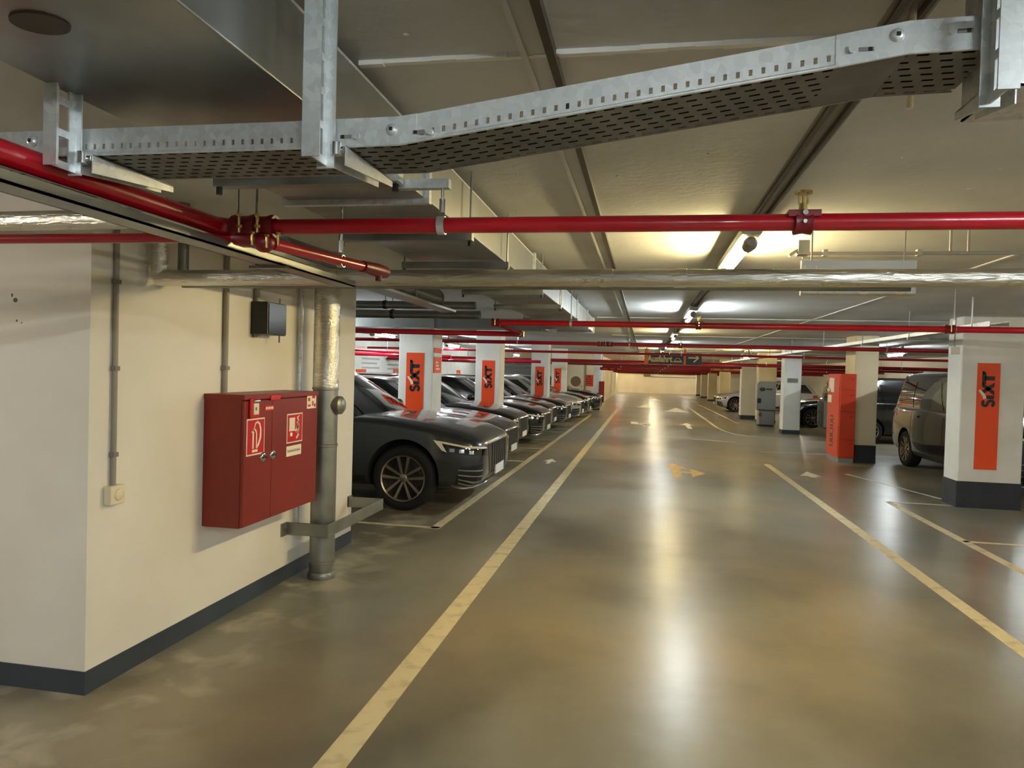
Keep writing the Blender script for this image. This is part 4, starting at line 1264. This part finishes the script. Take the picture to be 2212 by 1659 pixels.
def car_meshes(kind):
    c = CARS[kind]
    hl = c['L'] / 2
    st = c['st']
    n = len(st)
    M = 12
    vs = []
    for (d, w, zb, zs, zt) in st:
        x = hl - d
        prof = [(0, zb), (w * .78, zb), (w * .955, zb + .05), (w * .995, zb + (zs - zb) * .30), (w, zb + (zs - zb) * .56), (w * .988, zb + (zs - zb) * .80), (w * .972, zs - .022), (w * .945, zs + .010),
                (w * .89, zs + (zt - zs) * .55), (w * .70, zs + (zt - zs) * .82), (w * .38, zs + (zt - zs) * .97), (0, zt)]
        ring = prof + [(-p[0], p[1]) for p in prof[-2:0:-1]]
        vs += [(x, p[0], p[1]) for p in ring]
    K = 2 * M - 2
    fs = []
    for i in range(n - 1):
        for k in range(K):
            fs.append((i * K + k, i * K + (k + 1) % K, (i + 1) * K + (k + 1) % K, (i + 1) * K + k))
    for base in (0, (n - 1) * K):          # end caps: quads between mirrored points
        for k in range(M - 1):
            a, d_ = base + k, base + k + 1
            a2, d2_ = base + (K - k) % K, base + (K - k - 1) % K
            if a == a2:
                fs.append((a, d_, d2_))
            elif d_ == d2_:
                fs.append((a, d_, a2))
            else:
                fs.append((a, d_, d2_, a2))
    mb = MB().add(vs, fs)
    me = mb.mesh('body', ['paint_black', 'well_black'])
    me = subdiv(me, 2)
    bm = bmesh.new()
    bm.from_mesh(me)
    bmesh.ops.recalc_face_normals(bm, faces=bm.faces)
    bvh = BVHTree.FromBMesh(bm)
    bm.to_mesh(me)
    bm.free()
    cut = MB()
    R = c['wh'] * 1.13
    for a in c['ax']:
        x = hl - a
        for s in (-1, 1):
            cut.cur = 1
            ys_ = (s * 0.60, s * 1.3)
            seg = 36
            v2 = [(x + R * math.cos(2 * PI * k / seg), y, c['wh'] + 0.03 + R * math.sin(2 * PI * k / seg)) for y in ys_ for k in range(seg)]
            cut.add(v2, [tuple(range(seg)), tuple(range(seg, 2 * seg))] + [(k, (k + 1) % seg, seg + (k + 1) % seg, seg + k) for k in range(seg)])
    cm = cut.mesh('cut', ['paint_black', 'well_black'])
    me = bool_cut(me, cm)
    me.polygons.foreach_set('use_smooth', [True] * len(me.polygons))
    me.set_sharp_from_angle(angle=math.radians(50))
    return me, bvh


def cabin_fn(c):
    hl = c['L'] / 2
    lo, up = c['lo'], c['up']

    def loop(q, s):
        xf0, xf1, wf = q['f']
        xr0, xr1, wr = q['r']      # xr0 corner, xr1 centre
        z = q['z']
        if s < 1:                                      # front, from +y corner to -y corner
            y = wf * (1 - 2 * s)
            u = abs(1 - 2 * s)
            return (hl - (xf0 + (xf1 - xf0) * u ** 2.4), y, z)
        if s < 2:
            t = s - 1
            return (hl - (xf1 + (xr0 - xf1) * t), -(wf + (wr - wf) * t + 0.035 * math.sin(PI * t)), z)
        if s < 3:
            t = s - 2
            y = -wr * (1 - 2 * t)
            u = abs(1 - 2 * t)
            return (hl - (xr1 + (xr0 - xr1) * u ** 2.4), y, z)
        t = s - 3
        return (hl - (xr0 + (xf1 - xr0) * t), (wr + (wf - wr) * t + 0.035 * math.sin(PI * t)), z)

    def f(s, t):
        a, e_ = Vector(loop(lo, s % 4)), Vector(loop(up, s % 4))
        p = a.lerp(e_, t)
        cdir = Vector((0, p.y, 0))
        if 1 <= s % 4 < 2 or s % 4 >= 3:
            p += (cdir.normalized() if cdir.length else cdir) * 0.035 * math.sin(PI * t)
        else:
            p.x += (1 if s % 4 < 1 else -1) * 0.03 * math.sin(PI * t)
        return p
    return f


def patch(f, s0, s1, t0, t1, n, m, off):
    mb = MB()
    vs = []
    e = 1e-3
    for i in range(n + 1):
        for j in range(m + 1):
            s, t = s0 + (s1 - s0) * i / n, t0 + (t1 - t0) * j / m
            p = f(s, t)
            d1 = f(s + e, t) - f(s - e, t)
            d2 = f(s, t + e) - f(s, t - e)
            nn = d1.cross(d2).normalized()
            ctr = Vector((0, 0, p.z - 0.3))
            if nn.dot(p - ctr) < 0:
                nn = -nn
            vs.append(p + nn * off)
    fs = [(i * (m + 1) + j, (i + 1) * (m + 1) + j, (i + 1) * (m + 1) + j + 1, i * (m + 1) + j + 1) for i in range(n) for j in range(m)]
    return mb.add(vs, fs)


def snapcols(bvh, cols, m, off, sub=4):
    """band over the body through columns of (lower, upper) rough points"""
    vs, ins = [], []
    n = (len(cols) - 1) * sub
    for i in range(n + 1):
        k, t = min(i // sub, len(cols) - 2), i / sub - min(i // sub, len(cols) - 2)
        a = Vector(cols[k][0]).lerp(Vector(cols[k + 1][0]), t)
        c = Vector(cols[k][1]).lerp(Vector(cols[k + 1][1]), t)
        for j in range(m + 1):
            loc, nor, _, _ = bvh.find_nearest(a.lerp(c, j / m))
            vs.append(loc + nor * off)
            ins.append(loc - nor * 0.012)
    N = len(vs)
    idx = lambda i, j: i * (m + 1) + j
    fs = [(idx(i, j), idx(i + 1, j), idx(i + 1, j + 1), idx(i, j + 1)) for i in range(n) for j in range(m)]
    border = [idx(i, 0) for i in range(n)] + [idx(n, j) for j in range(m)] + [idx(i, m) for i in range(n, 0, -1)] + [idx(0, j) for j in range(m, 0, -1)]
    B = len(border)
    fs += [(border[k], border[(k + 1) % B], N + (k + 1) % B, N + k) for k in range(B)]
    return MB().add(vs + [ins[k] for k in border], fs)


def snap(bvh, q, n, m, off):
    """bilinear quad of four rough 3D corners laid onto the body surface, with a rim going inwards"""
    q = [Vector(p) for p in q]
    vs, ins = [], []
    for i in range(n + 1):
        for j in range(m + 1):
            a, e_ = i / n, j / m
            p = q[0] * (1 - a) * (1 - e_) + q[1] * a * (1 - e_) + q[2] * a * e_ + q[3] * (1 - a) * e_
            loc, nor, _, _ = bvh.find_nearest(p)
            vs.append(loc + nor * off)
            ins.append(loc - nor * 0.012)
    mb = MB()
    N = len(vs)
    idx = lambda i, j: i * (m + 1) + j
    fs = [(idx(i, j), idx(i + 1, j), idx(i + 1, j + 1), idx(i, j + 1)) for i in range(n) for j in range(m)]
    border = [idx(i, 0) for i in range(n)] + [idx(n, j) for j in range(m)] + [idx(i, m) for i in range(n, 0, -1)] + [idx(0, j) for j in range(m, 0, -1)]
    B = len(border)
    fs += [(border[k], border[(k + 1) % B], N + (k + 1) % B, N + k) for k in range(B)]
    return mb.add(vs + [ins[k] for k in border], fs)


def wheel_mesh(r, w):
    t = MB().lathe([(r * .70, -w / 2 + .02), (r * .76, -w / 2 + .004), (r * .90, -w / 2), (r * .965, -w / 2 + .015), (r, -w / 2 + .05), (r, w / 2 - .05), (r * .965, w / 2 - .015), (r * .90, w / 2), (r * .76, w / 2 - .004), (r * .70, w / 2 - .02)], (0, 0, 0), 'y', 44)
    rim = MB()
    rr_ = r * .72
    y = w / 2
    rim.lathe([(rr_ * .90, y - .16), (rr_ * .955, y - .03), (rr_ * 1.0, y - .006), (rr_ * .985, y + .002), (rr_ * .93, y - .008), (rr_ * .90, y - .05)], (0, 0, 0), 'y', 44)
    for k in range(5):
        for s in (-1, 1):
            a = 2 * PI * k / 5 + PI / 2
            d = Vector((math.cos(a), 0, math.sin(a)))
            tt = Vector((-math.sin(a), 0, math.cos(a)))
            p0 = d * rr_ * .14 + tt * s * rr_ * .07
            p1 = d * rr_ * .93 + tt * s * rr_ * .24
            wd = rr_ * .055
            side = (p1 - p0).cross(Vector((0, 1, 0))).normalized()
            v8 = []
            for p, ww, yy in ((p0, wd * .8, y - .035), (p1, wd * 1.25, y - .010)):
                for sgn in (-1, 1):
                    for dy in (0.0, -0.035):
                        v8.append(p + side * sgn * ww + Vector((0, yy + dy, 0)))
            rim.add(v8, [(0, 2, 3, 1), (4, 5, 7, 6), (0, 4, 6, 2), (1, 3, 7, 5), (0, 1, 5, 4), (2, 6, 7, 3)])
    rim.lathe([(0.0, y - .022), (rr_ * .10, y - .022), (rr_ * .17, y - .030), (rr_ * .19, y - .06)], (0, 0, 0), 'y', 20)
    dk = MB().lathe([(0.0, y - .12), (rr_ * .62, y - .12), (rr_ * .62, y - .13), (rr_ * .92, y - .15)], (0, 0, 0), 'y', 30)
    return t.mesh('wheel', 'rubber', 50), rim.mesh('rim', 'rim_metal', 40), dk.mesh('brake_disc', 'rim_dark', 40)


def child(name, me, parent):
    o = bpy.data.objects.new(name, me)
    COL.objects.link(o)
    o.parent = parent
    return o


def make_car(kind, paint, name, label, cat='car', group='cars parked on the left'):
    c = CARS[kind]
    hl = c['L'] / 2
    root = empty(name, (0, 0, 0), 0, label, cat, group)
    me, bvh = car_meshes(kind)
    me.materials[0] = MATS[paint]
    body = child('body', me, root)
    f = cabin_fn(c)
    # cabin shell with domed roof
    mb = MB()
    svals = [i / 12 for i in range(12)] + [1 + i / 14 for i in range(14)] + [2 + i / 12 for i in range(12)] + [3 + i / 14 for i in range(14)]
    N = len(svals)
    tv = [-0.12, 0, .2, .4, .6, .8, .94, 1.0]
    vs = []
    for t in tv:
        vs += [f(s, t) for s in svals]
    ztop = c['top']
    zu = c['up']['z']
    cen = Vector((sum(v.x for v in vs[-N:]) / N, 0, zu))
    lev = [(.985, .22), (.95, .42), (.85, .68), (.65, .88), (.35, .98)]
    for k_, g in lev:
        for s in svals:
            p = f(s, 1.0)
            vs.append(Vector((cen.x + (p.x - cen.x) * k_, p.y * k_, zu + (ztop - zu) * g)))
    vs.append(Vector((cen.x, 0, ztop)))
    nr = len(tv) + len(lev)
    fs = [(i * N + k, i * N + (k + 1) % N, (i + 1) * N + (k + 1) % N, (i + 1) * N + k) for i in range(nr - 1) for k in range(N)]
    fs += [((nr - 1) * N + k, (nr - 1) * N + (k + 1) % N, nr * N) for k in range(N)]
    mb.add(vs, fs)
    mb.build('roof', paint, root, smooth=50)
    patch(f, .045, .955, .05, .93, 12, 6, .006).build('windshield', 'glass', root, smooth=60)
    patch(f, 2.08, 2.92, .12, .88, 10, 4, .006).build('rear_window', 'glass', root, smooth=60)
    xs0, xs1 = c['lo']['f'][1], c['lo']['r'][0]
    b1 = (c['bp'][0] - xs0) / (xs1 - xs0)
    b2 = (c['bp'][1] - xs0) / (xs1 - xs0)
    for (a, e_) in ((.035, b1 - .012), (b1 + .012, b2 - .012), (b2 + .012, .955)):
        if kind == 'van' and a > .3:
            pass
        patch(f, 1 + a, 1 + e_, .10, .86, 8, 4, .006).build('side_window', 'glass', root, smooth=60)
        patch(f, 4 - a, 4 - e_, .10, .86, 8, 4, .006).build('side_window', 'glass', root, smooth=60)
    st = c['st']

    def zz(fr, d):          # height fraction of the body at distance d
        for i in range(len(st) - 1):
            if st[i][0] <= d <= st[i + 1][0]:
                k_ = (d - st[i][0]) / (st[i + 1][0] - st[i][0])
                zb = st[i][2] + (st[i + 1][2] - st[i][2]) * k_
                zs = st[i][3] + (st[i + 1][3] - st[i][3]) * k_
                return zb + (zs - zb) * fr
        return 0.6
    w = st[4][1]
    zs0 = st[1][3]
    zb0 = st[3][2]
    H0 = zs0 - zb0
    for s in (-1, 1):
        # headlamp wrapping from the front to the side
        hz = lambda d_, y_, f_: (hl - d_, s * w * y_, zb0 + H0 * f_)
        hd = snapcols(bvh, [(hz(-.02, .66, .80), hz(-.02, .68, 1.0)), (hz(.04, .86, .82), hz(.05, .86, 1.03)), (hz(.16, 1.0, .84), hz(.18, 1.0, 1.06)), (hz(.46, 1.03, .88), hz(.56, 1.03, 1.15))], 4, .004).build('headlight', 'lamp_glass', root, smooth=60)
        snapcols(bvh, [(hz(-.02, .70, .955), hz(-.02, .70, .995)), (hz(.04, .86, .975), hz(.05, .86, 1.025)), (hz(.17, 1.0, 1.0), hz(.18, 1.0, 1.05)), (hz(.50, 1.03, 1.09), hz(.52, 1.03, 1.14))], 1, .009).build('light_strip', 'drl', hd, smooth=60)
        for q_ in (.10, .24, .36):
            snapcols(bvh, [(hz(q_ - .03, 1.0, .86 + q_ * .1), hz(q_ - .03, 1.0, .94 + q_ * .1)), (hz(q_ + .03, 1.02, .86 + q_ * .1), hz(q_ + .03, 1.02, .94 + q_ * .1))], 2, .008).build('lamp_lens', 'chrome', hd, smooth=60)
        snap(bvh, [(hl - .42, s * w * 1.0, zb0 + H0 * .88), (hl - .50, s * w * 1.0, zb0 + H0 * 1.12), (hl - .59, s * w * 1.0, zb0 + H0 * 1.15), (hl - .48, s * w * 1.0, zb0 + H0 * .92)], 3, 3, .008).build('side_strip', 'drl', hd, smooth=60)
        ins = snap(bvh, [(hl - .09, s * w * .76, zb0 + H0 * .08), (hl - .34, s * w * .98, zb0 + H0 * .10), (hl - .26, s * w * .98, zb0 + H0 * .58), (hl - .05, s * w * .80, zb0 + H0 * .64)], 8, 8, .004).build('air_intake', 'plastic_black', root, smooth=60)
        for q in range(4):
            z = zb0 + H0 * (.16 + .11 * q)
            snap(bvh, [(hl - .09, s * w * .79, z), (hl - .28, s * w * .98, z), (hl - .28, s * w * .98, z + .012), (hl - .09, s * w * .79, z + .012)], 6, 1, .012).build('intake_bar', 'machine_grey', ins)
        snap(bvh, [(hl - .03, s * w * .3, zb0 + .05), (hl - .36, s * w * .99, zb0 + .02), (hl - .36, s * w * .99, zb0 + .045), (hl - .03, s * w * .3, zb0 + .075)], 12, 1, .012).build('chin_trim', 'chrome', root, smooth=60)
        # sill, door seams, handles
        snap(bvh, [(hl - c['ax'][0] - c['wh'] * 1.25, s * w, zb0 + .04), (hl - c['ax'][1] + c['wh'] * 1.25, s * w, zb0 + .04), (hl - c['ax'][1] + c['wh'] * 1.25, s * w, zb0 + .14), (hl - c['ax'][0] - c['wh'] * 1.25, s * w, zb0 + .14)], 10, 2, .008).build('sill', 'plastic_black', root, smooth=60)
        for d in (c['ax'][0] + .62, c['bp'][0] + .02, min(c['bp'][1] + .02, c['ax'][1] - .3)):
            snap(bvh, [(hl - d, s * w, zz(.2, d)), (hl - d - .008, s * w, zz(.2, d)), (hl - d - .008, s * w, zz(1.0, d)), (hl - d, s * w, zz(1.0, d))], 1, 8, .0025).build('door_seam', 'well_black', root)
        for d in (c['bp'][0] - .12, c['bp'][1] - .15):
            snap(bvh, [(hl - d, s * w, zz(.84, d)), (hl - d + .20, s * w, zz(.84, d)), (hl - d + .20, s * w, zz(.88, d)), (hl - d, s * w, zz(.88, d))], 4, 2, .022).build('door_handle', paint, root, smooth=60)
        # mirror
        d = c['lo']['f'][1] + .22
        z = c['lo']['z'] + .10
        yb = s * (c['lo']['f'][2] + .02)
        m_ = MB().ball((hl - d, yb + s * .13, z), .07, .10, .075, 14, 10).build('mirror', paint, root, smooth=80)
        MB().box(hl - d - .03, hl - d + .03, min(yb - s * .06, yb + s * .10), max(yb - s * .06, yb + s * .10), z - .075, z - .03).build('mirror_foot', 'plastic_black', m_, bevel=.01)
        # tail light
        L_ = c['L']
        zt_ = st[-2][3]
        snap(bvh, [(-hl + .02, s * w * .62, zt_ - .22), (-hl + .42, s * w * .98, zt_ - .16), (-hl + .40, s * w * .98, zt_ - .02), (-hl + .05, s * w * .62, zt_ - .06)], 8, 3, .004).build('tail_light', 'tail_red', root, smooth=60)
        if c['rails']:
            pts = [f(1 + a if s < 0 else 4 - a, 1.0) + Vector((0, -s * .05, .07)) for a in (.10, .14, .3, .5, .7, .86, .90)]
            pts[0].z -= .05
            pts[-1].z -= .05
            MB().tube(pts, .014, 8).build('roof_rail', 'chrome' if kind == 'suv' else 'plastic_black', root, smooth=50)
    gz0, gz1 = zb0 + H0 * .30, zb0 + H0 * 1.06
    gr = snap(bvh, [(hl, -w * .52, gz0), (hl, w * .52, gz0), (hl, w * .62, gz1), (hl, -w * .62, gz1)], 12, 6, .004).build('grille', 'plastic_black', root, smooth=60)
    for q in range(7):
        y = -w * .40 + w * .80 * q / 6
        snap(bvh, [(hl, y - .008, gz0 + .02), (hl, y + .008, gz0 + .02), (hl, y + .008, gz1 - .02), (hl, y - .008, gz1 - .02)], 1, 6, .010).build('grille_bar', 'rim_dark', gr)
    for a0, a1, z in ((-.60, .60, gz1 - .005),):
        snap(bvh, [(hl, w * a0, z), (hl, w * a1, z), (hl, w * a1, z + .02), (hl, w * a0, z + .02)], 10, 1, .014).build('chrome_bar', 'chrome', gr, smooth=60)
    snap(bvh, [(hl, -w * .62, zb0 + .02), (hl, w * .62, zb0 + .02), (hl, w * .62, zb0 + H0 * .22), (hl, -w * .62, zb0 + H0 * .22)], 10, 3, .004).build('lower_intake', 'plastic_black', root, smooth=60)
    pz = zb0 + H0 * .38
    pl = MB().box(hl + .004, hl + .024, -.26, .26, pz - .055, pz + .055).build('licence_plate', 'plate_white', root, bevel=.003)
    MB().box(hl + .024, hl + .0255, .215, .258, pz - .05, pz + .05).build('blue_strip', 'plate_blue', pl)
    # wipers
    for y0, y1 in ((.05, .62), (-.55, -.02)):
        pass
    # wheels
    wm_, rm_, dm_ = WHEELS.setdefault((c['wh'], c['tw']), wheel_mesh(c['wh'], c['tw']))
    for a in c['ax']:
        for s in (-1, 1):
            o = child('wheel', wm_, root)
            o.location = (hl - a, s * (st[5][1] - c['tw'] / 2 - .015), c['wh'])
            o.rotation_euler = (0, 0, 0 if s > 0 else PI)
            child('rim', rm_, o)
            child('brake_disc', dm_, o)
    return root


WHEELS = {}


def place(root, x_front, y, head, label, paint=None, first=False, group=None):
    """head 0: nose to +x, pi: nose to -x; x_front is where the nose is"""
    o = root if first else cp(root)
    hl = o['half_length']
    o.location = (x_front - hl * math.cos(head), y - hl * math.sin(head), 0)
    o.rotation_euler = (0, 0, head)
    o['label'] = label
    if group:
        o['group'] = group
    if paint:
        stack = list(o.children)
        for q in stack:
            for i, sl in enumerate(q.material_slots):
                if sl.material and sl.material.name.startswith('paint_'):
                    sl.link = 'OBJECT'
                    sl.material = MATS[paint]
    return o


suv = make_car('suv', 'paint_grey', 'parked_suv', 'dark grey suv with pale alloy wheels parked nearest behind the cream wall')
suv['half_length'] = CARS['suv']['L'] / 2
est = make_car('estate', 'paint_black', 'parked_car', 'x')
est['half_length'] = CARS['estate']['L'] / 2
van = make_car('van', 'paint_van', 'parked_van', 'x', 'van', 'cars parked on the right')
van['half_length'] = CARS['van']['L'] / 2

place(suv, -1.82, 8.93, 0, suv['label'], first=True)
place(est, -2.22, 12.15, 0, 'black car directly behind the nearest left pillar, second in the left row', first=True)
place(suv, -2.22, 14.28, 0, 'black suv parked third in the left row, in front of the second left pillar', 'paint_black').scale = (0.93, 0.93, 0.92)
place(est, -2.26, 16.95, 0, 'black car parked fourth in the left row, just beyond the second left pillar', 'paint_black')
place(suv, -2.18, 19.2, 0, 'black car parked fifth in the left row, with a bright plate', 'paint_black').scale = (0.92, 0.92, 0.88)
place(est, -2.22, 21.4, 0, 'black car parked sixth in the left row, beside the third left pillar', 'paint_black')
place(est, -2.08, 24.4, 0, 'silver car between black ones beyond the third left pillar', 'paint_silver')
place(est, -2.0, 26.75, 0, 'black car parked eighth in the left row, before the fourth left pillar', 'paint_black')
place(est, -1.75, 30.2, 0, 'dark blue car at the far end of the left row', 'paint_blue')
place(van, 6.07, 11.15, -PI / 2, 'dark grey van standing between the banner pillar and the orange locker', first=True, group='cars parked on the right')
place(van, 10.1, 21.3, 0, 'tall black van with its tail to the lane, right of the white numbered pillar', 'paint_black', group='cars parked on the right').scale = (1, 1, 0.93)
place(est, 3.36, 35.9, PI, 'silver hatchback nosing out from behind a pillar far down the right side', 'paint_silver', group='cars parked on the right')
place(est, 4.80, 26.6, PI, 'black car behind the grey machine, mostly hidden', 'paint_black', group='cars parked on the right')
